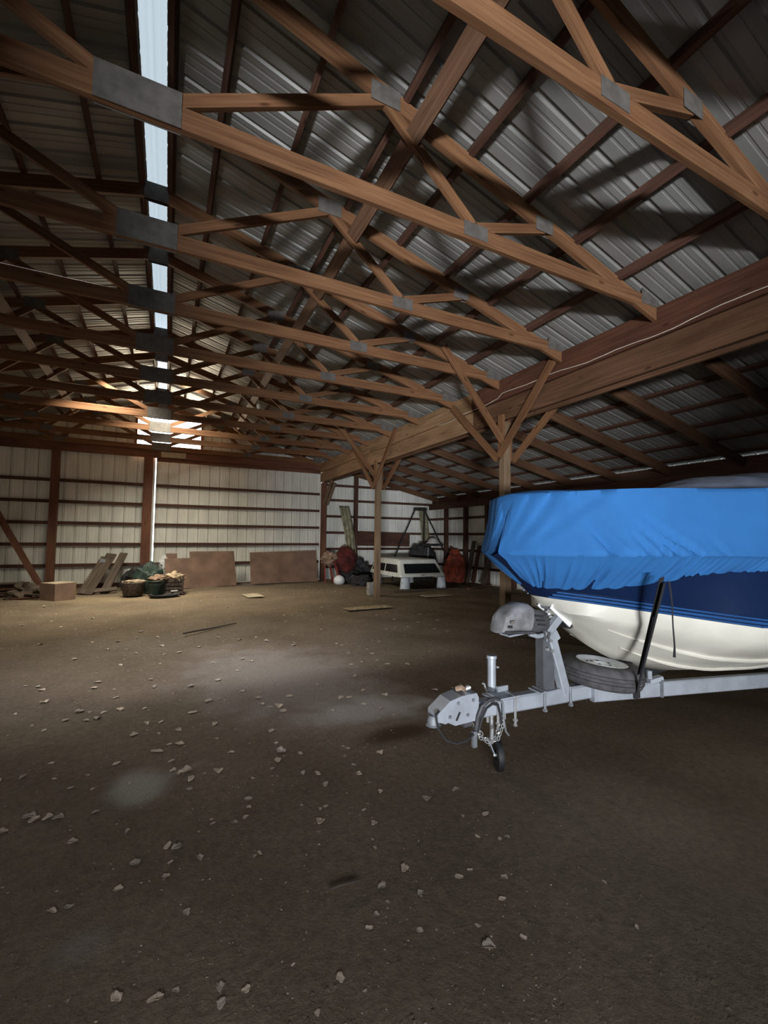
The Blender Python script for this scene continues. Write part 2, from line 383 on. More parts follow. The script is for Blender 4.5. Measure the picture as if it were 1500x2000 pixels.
struct(sheet('ceiling', (HX-0.05, Y0-0.3, zl(HX-0.05)), (0, 1, 0), d_n, YL, lambda a: (0, (RW-HX+0.12)*sn), M_roof, nrm=(0.217, 0, 0.976)))

# far wall siding: left bay, gable with an opening, sliding door leaf, lean-to bay
def wall_sheet(name, x0, x1, z0, z1f, y=Y1, mat_=M_siding, z0f=None):
    mb = MB(); pr = profile(x1-x0)
    def fn(i, j):
        a, h = pr[i]; x = x0+a
        b = z0f(x) if z0f else z0
        return (x, y+h, b+(z1f(x)-b)*j)
    return mb.grid(fn, len(pr), 2)
far = wall_sheet('wall_far', LW, -0.40, 0.02, lambda x: 4.08)
for a in (wall_sheet('g', LW, -0.92, 4.08, zr), wall_sheet('g', 0.88, HX, 4.08, zr), wall_sheet('g', -0.92, 0.88, 5.30, zr), wall_sheet('g', HX+0.03, RW, 0.0, zl)):
    b0 = len(far.v); far.v += a.v; far.f += [tuple(i+b0 for i in f) for f in a.f]; far.uv += a.uv; far.mi += a.mi
struct(far.mark_ribs(1).build('wall_far', [M_siding, M_seam]))
fr = MB()
for x in (-0.95, 0.91): fr.beam((x, Y1-0.05, 4.15), (x, Y1-0.05, 5.36), 0.09, 0.06, up=(1, 0, 0))
fr.beam((-0.99, Y1-0.05, 5.33), (0.95, Y1-0.05, 5.33), 0.06, 0.09)
struct(fr.build('window_1', W_red))
# right and left walls, rear wall (rear doorway, and a left opening added for light)
def ywall(name, x, segs, sgn):
    mb = MB()
    for (ya, yb, za, zb) in segs:
        pr = profile(yb-ya)
        mb.grid(lambda i, j: (x+sgn*pr[i][1], ya+pr[i][0], za+(zb-za)*j), len(pr), 2)
    return struct(mb.mark_ribs(0).build(name, [M_siding, M_seam]))
ywall('wall_right', RW, [(Y0, Y1, 0.012, 3.188)], 1)
ywall('wall_left', LW, [(Y0, 3.9, 0, 4.28), (3.9, 7.7, 3.0, 4.28), (7.7, Y1, 0, 4.28)], -1)  # unseen opening added in the left wall to light the mid floor
rear = wall_sheet('wall_rear', LW, -2.25, 0.0, zr, y=Y0)
for a in (wall_sheet('g', -2.25, 0.75, 2.95, zr, y=Y0), wall_sheet('g', 0.75, HX, 0.0, zr, y=Y0), wall_sheet('g', HX, RW, 0.0, zl, y=Y0)):
    b0 = len(rear.v); rear.v += a.v; rear.f += [tuple(i+b0 for i in f) for f in a.f]; rear.uv += a.uv; rear.mi += a.mi
struct(rear.build('wall_rear', M_siding))
struct(MB().beam((-2.3, Y0+0.03, 0.14), (0.8, Y0+0.03, 0.14), 0.04, 0.30).build('added_sill', W_dark))  # unseen sill added across the rear doorway to keep low light off the floor
# translucent ridge cap over the open ridge
mb = MB()
rp = [(-0.20, -0.035), (-0.13, 0.0), (-0.10, 0.045), (-0.06, 0.05), (-0.045, 0.075), (-0.015, 0.075), (0.0, 0.055), (0.05, 0.07), (0.07, 0.045), (0.12, 0.0), (0.20, -0.035)]
mb.grid(lambda i, j: (RX+rp[i][0], Y0-0.3+j*(YL/10), 5.82+rp[i][1]), len(rp), 11)
struct(mb.build('ceiling', M_ridge))

# far wall framing -------------------------------------------------
FY = Y1-0.03
rails_l = [0.05, 0.655, 1.26, 1.87, 2.48, 3.09]
o = MB()
tag(MB().beam((LW, Y1-0.10, 4.08), (HX+0.02, Y1-0.10, 4.10), 0.06, 0.30).build('header_beam', W_red), 'dark red-brown beam running across the top of the far wall under the gable', 'beam')
words = ['lowest', 'second', 'third', 'fourth', 'fifth', 'sixth', 'seventh']
for k, z in enumerate(rails_l):
    tag(MB().beam((LW, FY-0.02, z), (-0.50, FY-0.02, z), 0.04, 0.09 if k else 0.14).build('wall_girt', W_dark),
        f'{words[k]} dark horizontal rail from the ground on the far wall left of the sliding door', 'rail')
for k, z in enumerate([0.45, 1.10, 1.70, 2.30, 2.90, 3.45]):
    x1 = zf = RW
    if z > zl(RW)-0.1: x1 = HX+(4.28-z-0.12)/0.222
    tag(MB().beam((HX+0.1, FY-0.02, z), (min(x1, RW-0.05), FY-0.02, z), 0.04, 0.09).build('wall_girt', W_dark),
        f'{words[k]} dark horizontal rail from the ground on the far wall of the side bay', 'rail')
for x, nm in ((-2.9, 'brown wall post on the far wall left of the sliding door, behind the cardboard box'), (6.33, 'slim dark wall post on the far wall beside the hanging carpet strip')):
    wdt = 0.19 if x < 0 else 0.12
    tag(MB().beam((x, FY-0.12, 0), (x, FY-0.12, 4.0 if x < 0 else 3.9), wdt, 0.15, up=(0, 1, 0)).build('wall_post', W_red if x < 0 else W_dark), nm, 'post')
tag(MB().beam((-0.42-0.16, FY-0.11, 0), (-0.42-0.16, FY-0.11, 4.0), 0.25, 0.16, up=(0, 1, 0)).build('wall_post', W_red), 'broad red-brown post at the left jamb of the sliding door', 'post')
tag(MB().beam((-5.03, 15.05, 3.93), (-2.95, 14.7, 0.03), 0.15, 0.05, up=(0, 1, 0)).build('diagonal_brace', W_red), 'dark diagonal brace board slanting down the far left wall to the ground', 'board')
# sliding door leaf
dr = empty('door_1', (2.3, Y1+0.02, 0)); struct(dr)
lf = wall_sheet('d', -0.37, HX+0.01, 0.03, lambda x: 3.97, y=Y1+0.0); lf.mark_ribs(1).build('door_leaf', [M_siding, M_seam], dr)
for k, z in enumerate([0.655, 1.27, 1.87, 2.48, 3.09]):
    MB().beam((-0.37, FY-0.02, z), (HX-0.06, FY-0.02, z), 0.035, 0.085).build('door_rail', W_dark, dr)
MB().beam((-0.37, FY-0.02, 3.90), (HX-0.06, FY-0.02, 3.90), 0.04, 0.12).build('door_rail', W_red, dr)
# pale patch board by the door track
tag(MB().beam((-0.25, Y1-0.15, 4.06), (0.45, Y1-0.15, 4.065), 0.02, 0.17).build('patch_board', M_ply), 'short pale board nailed to the beam above the sliding door', 'board')

# right wall framing
ys = [14.2, 12.95, 11.75, 10.5, 9.3, 8.05, 6.85, 5.6, 4.35, 3.1]
ordn = ['first', 'second', 'third', 'fourth', 'fifth', 'sixth', 'seventh', 'eighth', 'ninth', 'tenth', 'eleventh']
for k, y in enumerate(ys):
    tag(MB().beam((RW-0.10, y, 0), (RW-0.10, y, 2.92), 0.14, 0.12, up=(0, 1, 0)).build('wall_post', W_dark), f'dark post on the right wall of the side bay, {ordn[k]} from the far corner', 'post')
for k, z in enumerate([0.5, 1.1, 1.7, 2.3]):
    tag(MB().beam((RW-0.02, Y0, z), (RW-0.02, Y1-0.05, z), 0.04, 0.09).build('wall_girt', W_dark), f'{words[k]} dark horizontal rail from the ground on the right wall', 'rail')
tag(MB().beam((RW-0.19, Y0, 2.80), (RW-0.19, Y1-0.05, 2.80), 0.05, 0.24).build('eave_beam', W_dark), 'dark eave beam along the top of the right wall posts', 'beam')

tag(MB().beam((RW-0.05, Y0, 3.05), (RW-0.05, Y1-0.05, 3.05), 0.025, 0.23).build('eave_shade_strip', W_dark), 'thin dark strip added to darken the top of the right wall just under the roof edge', 'board')  # dark strip added where the wall top is only unlit

# ================================================================ ROOF TIMBERS
def ztop(x): return 5.62 - 0.29*abs(x-RX)        # top chord centre
CZ = 4.25                                        # bottom chord centre
def make_truss():
    t = empty('roof_truss', (RX, 0, CZ))
    P = {}
    half = HX-RX
    MB().beam((RX-half-0.05, 0, CZ), (HX-0.04, 0, CZ), 0.05, 0.15, bev=0.004).build('bottom_chord', W_truss, t)
    for s in (-1, 1):
        xe = RX+s*(half-0.03)
        MB().beam((RX, 0, ztop(RX)), (xe, 0, ztop(xe)+0.02), 0.045, 0.14).build('top_chord', W_truss, t)
        A = (RX+s*1.70, 0.0, ztop(RX+1.70)-0.05); Cn = (RX+s*3.43, 0.0, ztop(RX+3.43)-0.05)
        B = (RX+s*2.60, 0.0, CZ+0.06); B0 = (RX+s*0.12, 0.0, CZ+0.06)
        for a, b in ((B0, A), (A, B), (B, Cn)):
            MB().beam(a, b, 0.09, 0.04, up=(0, 1, 0)).build('web', W_truss, t)
        for side in (-1, 1):
            y = side*0.028
            for (px, pz, w_, h_) in ((B[0], CZ+0.02, 0.26, 0.13), (A[0], A[2]+0.03, 0.26, 0.16), (Cn[0], Cn[2]+0.03, 0.22, 0.14), (xe-s*0.16, CZ+0.05, 0.30, 0.17)):
                MB().beam((px-w_/2, y, pz), (px+w_/2, y, pz), 0.004, h_).build('gusset_plate', M_plate, t)
    for side in (-1, 1):
        y = side*0.029
        MB().beam((RX-0.24, y, CZ+0.04), (RX+0.24, y, CZ+0.04), 0.004, 0.24).build('gusset_plate', M_plate, t)
        MB().beam((RX-0.13, y, ztop(RX)-0.03), (RX+0.13, y, ztop(RX)-0.03), 0.004, 0.20).build('gusset_plate', M_plate, t)
    return t
def kids(o): return [x for x in bpy.data.objects if x.parent == o]
proto = make_truss(); pk = kids(proto)
truss_y = [-3.55, -2.25, -0.95, 0.35, 1.66, 3.0, 4.34, 5.64, 6.95, 8.29, 9.65, 10.95, 12.35, 13.72, 15.16]
tn = {4: 'nearest wooden roof truss, crossing the top right corner', 5: 'second wooden roof truss, its right heel well short of the first bracing post',
      6: 'third wooden roof truss, just in front of the nearer bracing post', 7: 'fourth wooden roof truss, resting above the nearer bracing post',
      8: 'fifth wooden roof truss, next one beyond the nearer bracing post', 9: 'sixth wooden roof truss counted from the camera', 10: 'seventh wooden roof truss, the one before the farther bracing post',
      11: 'eighth wooden roof truss, just past the farther bracing post', 12: 'ninth wooden roof truss counted from the camera, third from the far gable', 13: 'tenth wooden roof truss, next to last before the far gable', 14: 'last wooden roof truss standing against the far gable wall'}
for i, y in enumerate(truss_y):
    if i < 2: continue
    if i == 2: r = proto
    else:
        r = proto.copy(); C.objects.link(r)
        for k in pk: c = k.copy(); c.parent = r; C.objects.link(c)
    r.location = (RX, y, CZ)
    tag(r, tn.get(i, 'wooden roof truss directly above the photographer, out of view'), 'roof truss', 'wooden roof trusses')

# purlins along the building
up_r = Vector((0.29, 0, 1)).normalized(); up_l = Vector((-0.29, 0, 1)).normalized()
pw = ['first', 'second', 'third', 'fourth', 'fifth', 'sixth', 'seventh', 'eighth']
offs = [0.58+0.66*k for k in range(7)]
for s, nm, upv in ((1, 'right', up_r), (-1, 'left', up_l)):
    x = RX+s*0.155
    tag(MB().beam((x, Y0, zr(x)-0.075), (x, Y1-0.02, zr(x)-0.075), 0.05, 0.12, up=upv).build('ridge_purlin', W_dark), f'dark ridge purlin along the {nm} edge of the bright ridge slot', 'purlin')
    for k, d in enumerate(offs):
        x = RX+s*d
        tag(MB().beam((x, Y0, zr(x)-0.062), (x, Y1-0.02, zr(x)-0.062), 0.05, 0.10, up=upv).build('purlin', W_dark), f'dark purlin under the {nm} roof slope, {pw[k]} one down from the ridge', 'purlin', 'roof purlins')
# long runners nailed across the truss webs
for s, nm in ((1, 'right'), (-1, 'left')):
    xa = RX+s*1.92; xb = RX+s*2.03
    tag(MB().beam((xa, Y0+0.3, 4.90), (xb, 13.9, 4.80), 0.04, 0.14, up=(-0.75*s, 0, 0.66)).build('lateral_runner', W_run), f'long board running down the building across the truss webs on the {nm} side', 'board')

# header beam on the post line
hb = empty('header_beam', (HX, 5.4, 3.5), 'heavy built-up header beam of several planks carried by the posts', 'beam')
def long_plank(x, z0, z1, wd, m_, nseg):
    L = (Y1-Y0)/nseg
    for k in range(nseg):
        ya = Y0+k*L+0.003; yb = Y0+(k+1)*L-0.003
        mm_ = m_[min(k, len(m_)-1)] if isinstance(m_, list) else m_
        MB().beam((x, ya, (z0+z1)/2+random.uniform(-.006, .006)), (x, min(yb, Y1-0.05), (z0+z1)/2+random.uniform(-.006, .006)), wd, z1-z0, bev=0.004).build('plank', mm_, hb)
W_shaded = wood_mat('shaded_red_lumber', (0.125, 0.052, 0.030), (0.075, 0.030, 0.018))  # near header boards: shade painted in as a darker red
W_lit = wood_mat('lit_tan_lumber', (0.42, 0.27, 0.15), (0.24, 0.13, 0.065))  # far header boards: gable light painted in as a brighter tan
long_plank(HX-0.055, 3.875, 4.215, 0.045, [W_shaded, W_shaded, W_lit, W_lit], 4)
long_plank(HX-0.02, 3.53, 3.87, 0.05, [W_header, W_header, W_lit, W_lit], 4)
long_plank(HX+0.12, 3.50, 4.0, 0.05, W_header, 4)
# white cable stapled along the header
pts = []
for k in range(90):
    y = -1.0+k*0.095
    pts.append((HX-0.085+0.004*math.sin(k*2.1), y, 3.935+0.03*math.sin(y*1.5)+0.012*math.sin(y*6.0)-(0.05 if y > 5.6 else 0)))
tag(MB().tube(pts, 0.0045, 6).build('cable', M_wire, smooth=True), 'thin white cable running along the left face of the header beam', 'cable')

# posts with knee braces
def knee_post(y, label, with_x=True):
    p = empty('support_post', (HX, y, 0), label, 'post')
    b = MB().beam((HX+0.02, y, 0), (HX+0.02, y, 3.50), 0.135, 0.135, up=(0, 1, 0), bev=0.006); b.build('post', W_post, p)
    MB().beam((HX-0.07, y-0.02, 2.98), (HX-0.07, y-0.02, 3.62), 0.05, 0.12, up=(0, 1, 0)).build('cleat', W_truss, p)
    MB().beam((HX+0.115, y+0.0, 2.85), (HX+0.115, y+0.0, 3.55), 0.05, 0.10, up=(0, 1, 0)).build('cleat', W_truss, p)
    if with_x:
        MB().beam((HX-0.10, y-0.085, 3.16), (HX-1.24, y-0.045, 4.55), 0.11, 0.04, up=(0, 1, 0)).build('knee_brace', W_truss, p)
    MB().beam((HX-0.12, y+0.02, 2.88), (HX-0.12, y+1.30, 4.08), 0.12, 0.04, up=(1, 0, 0)).build('knee_brace', W_truss, p)
    MB().beam((HX-0.12, y-0.02, 2.92), (HX-0.12, y-1.22, 4.19), 0.12, 0.04, up=(1, 0, 0)).build('knee_brace', W_truss, p)
    MB().beam((HX+0.17, y-0.03, 2.88), (HX+0.17, y-1.02, 3.62), 0.11, 0.04, up=(1, 0, 0)).build('knee_brace', W_truss, p)
knee_post(5.60, 'square timber post with spreading knee braces, standing just behind the covered boat bow')
knee_post(10.5, 'square timber post with spreading knee braces, standing beside the white truck topper')
p = empty('support_post', (HX, 15.05, 0), 'timber post with short braces at the right edge of the sliding door', 'post')
MB().beam((HX+0.05, 15.12, 0), (HX+0.05, 15.12, 3.50), 0.16, 0.18, up=(0, 1, 0)).build('post', W_red, p)
MB().beam((HX+0.16, 15.1, 2.7), (HX+0.42, 15.0, 3.52), 0.11, 0.05, up=(0, 1, 0)).build('knee_brace', W_post, p)
MB().beam((HX+0.02, 15.05, 2.7), (HX+0.02, 14.2, 3.52), 0.11, 0.05, up=(1, 0, 0)).build('knee_brace', W_post, p)

# lean-to rafters and purlins
def make_rafter():
    z = lambda x: zl(x)-0.158
    return MB().beam((HX+0.15, 0, z(HX+0.15)), (RW-0.06, 0, z(RW-0.06)), 0.045, 0.19).build('rafter', W_header)
rp_ = make_rafter()
ry = [1.7, 3.05, 4.36, 5.72, 6.98, 8.3, 9.6, 10.9, 12.2, 13.5, 14.8]
for k, y in enumerate(ry):
    r = rp_ if k == 0 else rp_.copy()
    if k: C.objects.link(r)
    r.location.y = y
    tag(r, f'sloping rafter of the side bay roof, {ordn[len(ry)-1-k]} from the far wall', 'rafter', 'side bay rafters')
for k in range(7):
    x = HX+0.45+0.68*k
    tag(MB().beam((x, Y0, zl(x)-0.032), (x, Y1-0.02, zl(x)-0.032), 0.09, 0.042, up=(0.222, 0, 1)).build('purlin', W_dark), f'dark purlin under the side bay roof, {pw[k]} one right of the header beam', 'purlin', 'side bay purlins')

# hanging porcelain fixture among the trusses
f_ = empty('light_fitting', (1.74, 9.95, 4.45), 'small white hanging light fitting below a far truss', 'lamp')
MB().cyl((1.74, 9.95, 4.50), (1.74, 9.95, 4.72), 0.006, 6).build('cord', M_wire, f_)
MB().lathe((1.74, 9.95, 4.32), [(0.0, 0.20), (0.03, 0.20), (0.045, 0.16), (0.03, 0.12), (0.028, 0.10)], 12).build('socket', M_porc, f_, smooth=True)
MB().lathe((1.74, 9.95, 4.32), [(0.028, 0.10), (0.05, 0.06), (0.055, 0.03), (0.04, -0.01), (0.0, -0.03)], 12).build('bulb', M_porc, f_, smooth=True)

# ================================================================ BOAT
# boat frame: s runs aft along the keel line, n to starboard side away from the camera
BO = Vector((2.6, 2.3, 0)); BD = Vector((1, -0.06, 0)).normalized(); BN = Vector((0.06, 1, 0)).normalized()
def bp_(s, n, z): return BO + BD*s + BN*n + Vector((0, 0, z))
def lerp(tab, x):
    if x <= tab[0][0]: return tab[0][1]
    for (a, b), (c, d) in zip(tab, tab[1:]):
        if x <= c:
            t = (x-a)/(c-a); return b+(d-b)*t
    return tab[-1][1]
def smooth_lerp(tab, x, h=0.06): return (lerp(tab, x-h)+2*lerp(tab, x)+lerp(tab, x+h))/4
beam_t = [(-0.64, 0.03), (-0.6, 0.12), (-0.5, 0.28), (-0.3, 0.50), (-0.1, 0.66), (0.2, 0.80), (0.5, 0.92), (1.0, 1.04), (1.6, 1.12), (2.4, 1.15), (5.0, 1.12)]
keel_t = [(-0.62, 1.46), (-0.45, 1.34), (-0.27, 1.165), (0.0, 0.955), (0.25, 0.765), (0.5, 0.645), (0.75, 0.57), (1.03, 0.51), (1.5, 0.475), (2.5, 0.455), (5.0, 0.45)]
bnd_t = [(-0.27, 1.165), (0.0, 1.135), (0.46, 1.075), (0.7, 1.045), (1.5, 1.02), (5.0, 0.99)]
SH = 1.47
ss = [-0.62, -0.56, -0.5, -0.4, -0.33, -0.27, -0.2, -0.12, -0.04, 0.05, 0.15, 0.25, 0.37, 0.5, 0.65, 0.8, 1.03, 1.3, 1.6, 2.0, 2.5, 3.2, 4.0, 5.0]
def hull_section(s):
    zk = smooth_lerp(keel_t, s); b = max(0.02, smooth_lerp(beam_t, s)-0.035)
    zb = max(zk, lerp(bnd_t, s)); zc = max(zk, zb-0.085)
    f = min(1, max(0, (s+0.27)/0.9)); wb = b*(f**0.62)*0.985 if s > -0.27 else 0
    wc = wb*0.96 if zc > zk+1e-4 else 0
    if zc <= zk+1e-4: wb = wb if zb > zk+1e-4 else 0
    return zk, b, zb, wb, zc, wc
def hull_pts(s):
    zk, b, zb, wb, zc, wc = hull_section(s)
    low = [(0, zk)]
    for t, bulge in ((0.16, .0), (0.33, 0.01), (0.345, 0.012), (0.50, .02), (0.62, 0.015), (0.635, 0.015), (0.82, 0.02), (1.0, 0)):
        drop = 0.0
        w_ = wc*t**0.9; z_ = zk+(zc-zk)*(t**1.15)
        low.append((w_, z_-bulge*min(1, wc)))
    side = [(wb, zb)]
    top = [(wb+(b-wb)*t**0.8, zb+(SH-zb)*t) for t in (0.25, 0.5, 0.75, 1.0)]
    return low, side, top
boat = empty('boat', tuple(bp_(2.0, 0, 0.45)), 'cream and navy blue motorboat sitting on a trailer under a bright blue cover', 'boat')
def hull_mesh(which, name, m_):
    mb = MB()
    for sg in (-1, 1):
        rows = []
        for s in ss:
            low, side, top = hull_pts(s)
            rows.append((low+side) if which == 0 else (side+top))
        mb.grid(lambda i, j: bp_(ss[i], sg*rows[i][j][0], rows[i][j][1]), len(ss), len(rows[0]))
    # transom
    low, side, top = hull_pts(ss[-1]); r = (low+side) if which == 0 else (side+top)
    n0 = len(mb.v)
    for w_, z_ in r: mb.v.append(tuple(bp_(5.0, w_, z_))); 
    for w_, z_ in reversed(r): mb.v.append(tuple(bp_(5.0, -w_, z_)))
    mb.face(tuple(range(n0, len(mb.v))))
    return mb.build(name, m_, boat, smooth=True)
hull_mesh(0, 'hull_bottom', M_cream)
hull_mesh(1, 'hull_side', M_navy)
# pinstripes and spray rails
for dz, r in ((0.028, 0.0075), (0.05, 0.005), (0.008, 0.005)):
    for sg in (-1, 1):
        P = []
        for k in range(60):
            s = -0.23+k*0.09
            if s > 5: break
            zk, b, zb, wb, zc, wc = hull_section(s); t = dz/(SH-zb)
            P.append(bp_(s, sg*(wb+(b-wb)*t**0.8+0.002), zb+dz))
        MB().tube(P, r, 5).build('stripe', M_stripe, boat, smooth=True)
for t, s0, rr in ((0.345, 0.30, 0.013), (0.635, 0.12, 0.014)):
    for sg in (-1, 1):
        P = []; R = []
        for k in range(56):
            s = s0+k*0.085
            if s > 4.9: break
            zk, b, zb, wb, zc, wc = hull_section(s)
            P.append(bp_(s, sg*(wc*t**0.9+0.004), zk+(zc-zk)*t**1.15-0.02*min(1, wc))); R.append(rr*min(1, 0.2+k*0.2))
        MB().tube(P, R, 6).build('spray_rail', M_cream, boat, smooth=True)
MB().tube([bp_(-0.13, 0, 1.05), bp_(-0.17, 0, 1.03), bp_(-0.16, 0, 1.0), bp_(-0.10, 0, 1.01)], 0.008, 6).build('bow_eye', M_chrome, boat)

# cover
skirt_t = [(-0.64, 1.43), (-0.55, 1.38), (-0.42, 1.29), (-0.32, 1.235), (-0.22, 1.235), (-0.1, 1.250), (0.0, 1.262), (0.06, 1.285), (0.2, 1.325), (0.48, 1.372), (1.2, 1.39), (5.2, 1.38)]
top_t = [(-0.64, 1.60), (-0.615, 1.80), (-0.56, 1.862), (-0.3, 1.868), (0.4, 1.885), (1.5, 1.93), (3.0, 1.92), (5.1, 1.82)]
NS = 1150
def cov_s(i): 
    t = i/(NS-1); return -0.625+ (5.75*t**1.35)
def hsh(k): return math.sin(k*12.9898)*43758.5453 % 1
# strap pull point on the skirt
prof_v = [0.0, 0.12, 0.25, 0.4, 0.55, 0.7, 0.85, 0.95, 1.0]     # skirt: bottom to crease
ARC = [0.0]
for _k in range(1, 701):
    _s = -0.64+_k*0.01; ARC.append(ARC[-1]+math.hypot(0.01, smooth_lerp(beam_t, _s)-smooth_lerp(beam_t, _s-0.01)))
def arc(s):
    q = max(0, min(699.0, (s+0.64)/0.01)); k = int(q); return ARC[k]+(ARC[min(700, k+1)]-ARC[k])*(q-k)
def cover_fn(sg):
    def fn(i, j):
        s = cov_s(i); b = smooth_lerp(beam_t, max(-0.64, s), 0.03)+0.004+0.064*max(0, min(1, (s+0.62)/0.45)); zt = smooth_lerp(top_t, s, 0.02); zs = smooth_lerp(skirt_t, s, 0.03)
        zc = 1.468 + 0.012*math.sin(s*2+1)
        # gathered folds: deeper and wider round the bow, fine and close farther aft
        L = arc(s); db = (smooth_lerp(beam_t, max(-0.63, s)+0.03)-smooth_lerp(beam_t, max(-0.64, s)-0.03))/0.06
        if s < -0.6: db = 4.0
        nl = math.hypot(db, 1); ns_, nn_ = -db/nl, 1/nl
        ph = L*100+1.6*math.sin(L*9)+1.1*math.sin(L*23) if L < 1.15 else 115+1.6*math.sin(10.35)+1.1*math.sin(26.45)+(L-1.15)*150+1.2*math.sin((L-1.15)*13)
        amp = 0.019*(0.55+0.45*math.sin(L*7.5)**2)*(0.6+0.4*math.sin(L*31)) if L < 1.15 else 0.0085*(0.6+0.4*math.sin(L*17))
        if j <= 8:                       # gathered skirt under the gunwale, drawn in against the hull
            t = prof_v[j]; e = 0.29*math.exp(-(s+0.62)/0.34)*(1 if s > -0.64 else 1)
            sb = s+e; zb2 = smooth_lerp(skirt_t, sb, 0.02)
            zk, bh, zbd, wbd, zc2, wc2 = hull_section(sb); tt = max(0, min(1, (zb2-zbd)/(SH-zbd+1e-6)))
            wh = (wbd+(bh-wbd)*tt**0.8)+0.014
            q = (1-t); fold = amp*(0.9-2.0*abs(math.sin(ph/2))**0.8)*min(1, q*2.2)*(1-0.75*max(0, q-0.75)/0.25)
            if L < 0.35: fold *= max(0.15, L/0.35)
            z = zb2+(zc-zb2)*t+0.004*math.sin(ph*0.5)*q
            bulge = 0.016*math.sin(PI*t)
            n = b+(wh-0.03-b)*q**0.8 + fold*nn_ + bulge if s > 0.2 else b+(wh-0.012-b)*q**0.9 + fold*nn_ + bulge
            return bp_(s+e*q+fold*ns_, sg*max(0.0, n), z)
        t = (j-8)/12.0
        if j <= 20:                      # tall side panel, leaning in
            z = zc+(zt-zc)*t
            inn = 0.10*t+0.02*math.sin(PI*t)
            # radiating creases above the gunwale
            cr_ = 0
            for (c0, sl_, wd, am, hi) in ((-0.20, -0.18, 0.022, 0.020, 0.55), (-0.05, -0.20, 0.018, 0.012, 0.40), (0.03, -0.30, 0.015, 0.011, 0.35), (0.10, -0.42, 0.020, 0.013, 0.60), (0.20, -0.45, 0.022, 0.012, 0.62), (-0.33, -0.10, 0.02, 0.006, 0.3), (0.34, -0.3, 0.02, 0.006, 0.3), (1.0, -0.4, 0.03, 0.01, 0.5), (-0.615, 0.22, 0.025, 0.016, 1.2), (-0.60, 0.42, 0.03, 0.012, 1.2), (-0.63, 0.12, 0.018, 0.010, 1.0)):
                dd = (s-(c0+sl_*t))/wd
                cr_ -= 2.6*am*math.exp(-dd*dd)*max(0, 1-t/hi)**0.7 if hi < 1 else 2.2*am*math.exp(-dd*dd)*(0.3+0.7*t)
                cr_ += 1.4*am*math.exp(-(dd-1.6)**2)*max(0, 1-t/hi)
            n = max(0.0, b*(1-0.10*t)-inn*0.5+cr_)
            sx = s + 0.11*t*max(0, min(1, (-0.35-s)/0.27))     # raked front
            return bp_(sx, sg*n, z+0.004*math.sin(s*6+j))
        t2 = (j-20)/5.0                  # gently domed top
        n0 = max(0, b*0.90-0.05); n = n0*(1-t2)
        sx = s + 0.11*max(0, min(1, (-0.35-s)/0.27))
        return bp_(sx, sg*n, zt+0.035*math.sin(t2*PI/2)*min(1, b*2))
    return fn
cv = MB()
for sg in (-1, 1): cv.grid(cover_fn(sg), NS, 26)
n0 = len(cv.v)
fA, fB = cover_fn(-1), cover_fn(1)
for j in range(26): cv.v.append(tuple(fA(NS-1, j)))
for j in reversed(range(26)): cv.v.append(tuple(fB(NS-1, j)))
cv.face(tuple(range(n0, len(cv.v))))
n0 = len(cv.v)
for j in range(26): cv.v.append(tuple(fA(0, j)))
for j in reversed(range(26)): cv.v.append(tuple(fB(0, j)))
cv.face(tuple(range(n0, len(cv.v))))
cover = cv.build('boat_cover', M_cover, smooth=True, origin=tuple(bp_(2.0, 0, 1.4)))
cover.data.set_sharp_from_angle(angle=math.radians(70))
tag(cover, 'bright blue fabric cover stretched over the boat with a gathered elastic hem', 'boat cover')
# grey tarpaulin folded over the raised middle of the cover
def gt(i, j):
    s = 0.95+i*0.14; a = (j-8)/8.0
    h = lerp([(0.9, 0.0), (1.1, 0.06), (1.45, 0.15), (2.3, 0.25), (3.2, 0.30), (4.2, 0.26), (4.7, 0.0)], s)
    wdt = lerp([(0.9, 0.25), (1.4, 0.45), (2.5, 0.62), (4.0, 0.65), (4.7, 0.4)], s)
    z = 1.945 - 0.03*a*a + h*max(0, 1-abs(a)**2.4)+0.012*math.sin(s*9+a*5)*(1-abs(a))
    return bp_(s, a*wdt, z)
tag(solid(MB().grid(gt, 28, 17).build('grey_tarpaulin', M_tarp, smooth=True), 0.006), 'grey tarpaulin heaped on top of the blue boat cover', 'tarpaulin')

# tie-down strap from the hem of the cover to the trailer rail
st = empty('tie_down_strap', (2.52, 1.50, 1.32), 'black tie-down strap slanting from the cover hem to the trailer rail', 'strap')
MB().beam((2.47, 1.50, 1.36), (2.90, 1.93, 0.66), 0.004, 0.028, up=(0.3, -0.6, 0.7)).build('webbing', M_strap, st)
MB().beam((2.475, 1.49, 1.33), (2.965, 2.00, 0.47), 0.026, 0.004, up=(0, 1, 0)).build('webbing', M_strap, st)
MB().beam((2.60, 1.63, 1.12), (2.99, 2.02, 0.45), 0.022, 0.004, up=(0, 1, 0)).build('webbing', M_strap, st)
MB().box((2.95, 1.985, 0.50), (0.05, 0.02, 0.05)).build('buckle', M_heap, st)
MB().tube([(2.50, 1.48, 1.34), (2.505, 1.47, 1.22), (2.50, 1.465, 1.10), (2.51, 1.465, 0.99), (2.505, 1.465, 0.93)], [0.006, 0.004, 0.004, 0.005, 0.008], 6).build('loose_tail', M_strap, st)

# ================================================================ TRAILER
tr_ = empty('boat_trailer', tuple(bp_(0, 0, 0.42)), 'galvanised boat trailer with its coupler and jack wheel towards the camera', 'trailer')
TZ = 0.455
def T(mb, name, m_=None, smooth=False, parent=None): return mb.build(name, m_ or M_galv, parent or tr_, smooth=smooth)
T(MB().beam(bp_(-0.86, 0, TZ), bp_(0.42, 0, TZ), 0.085, 0.105, bev=0.012), 'tongue')
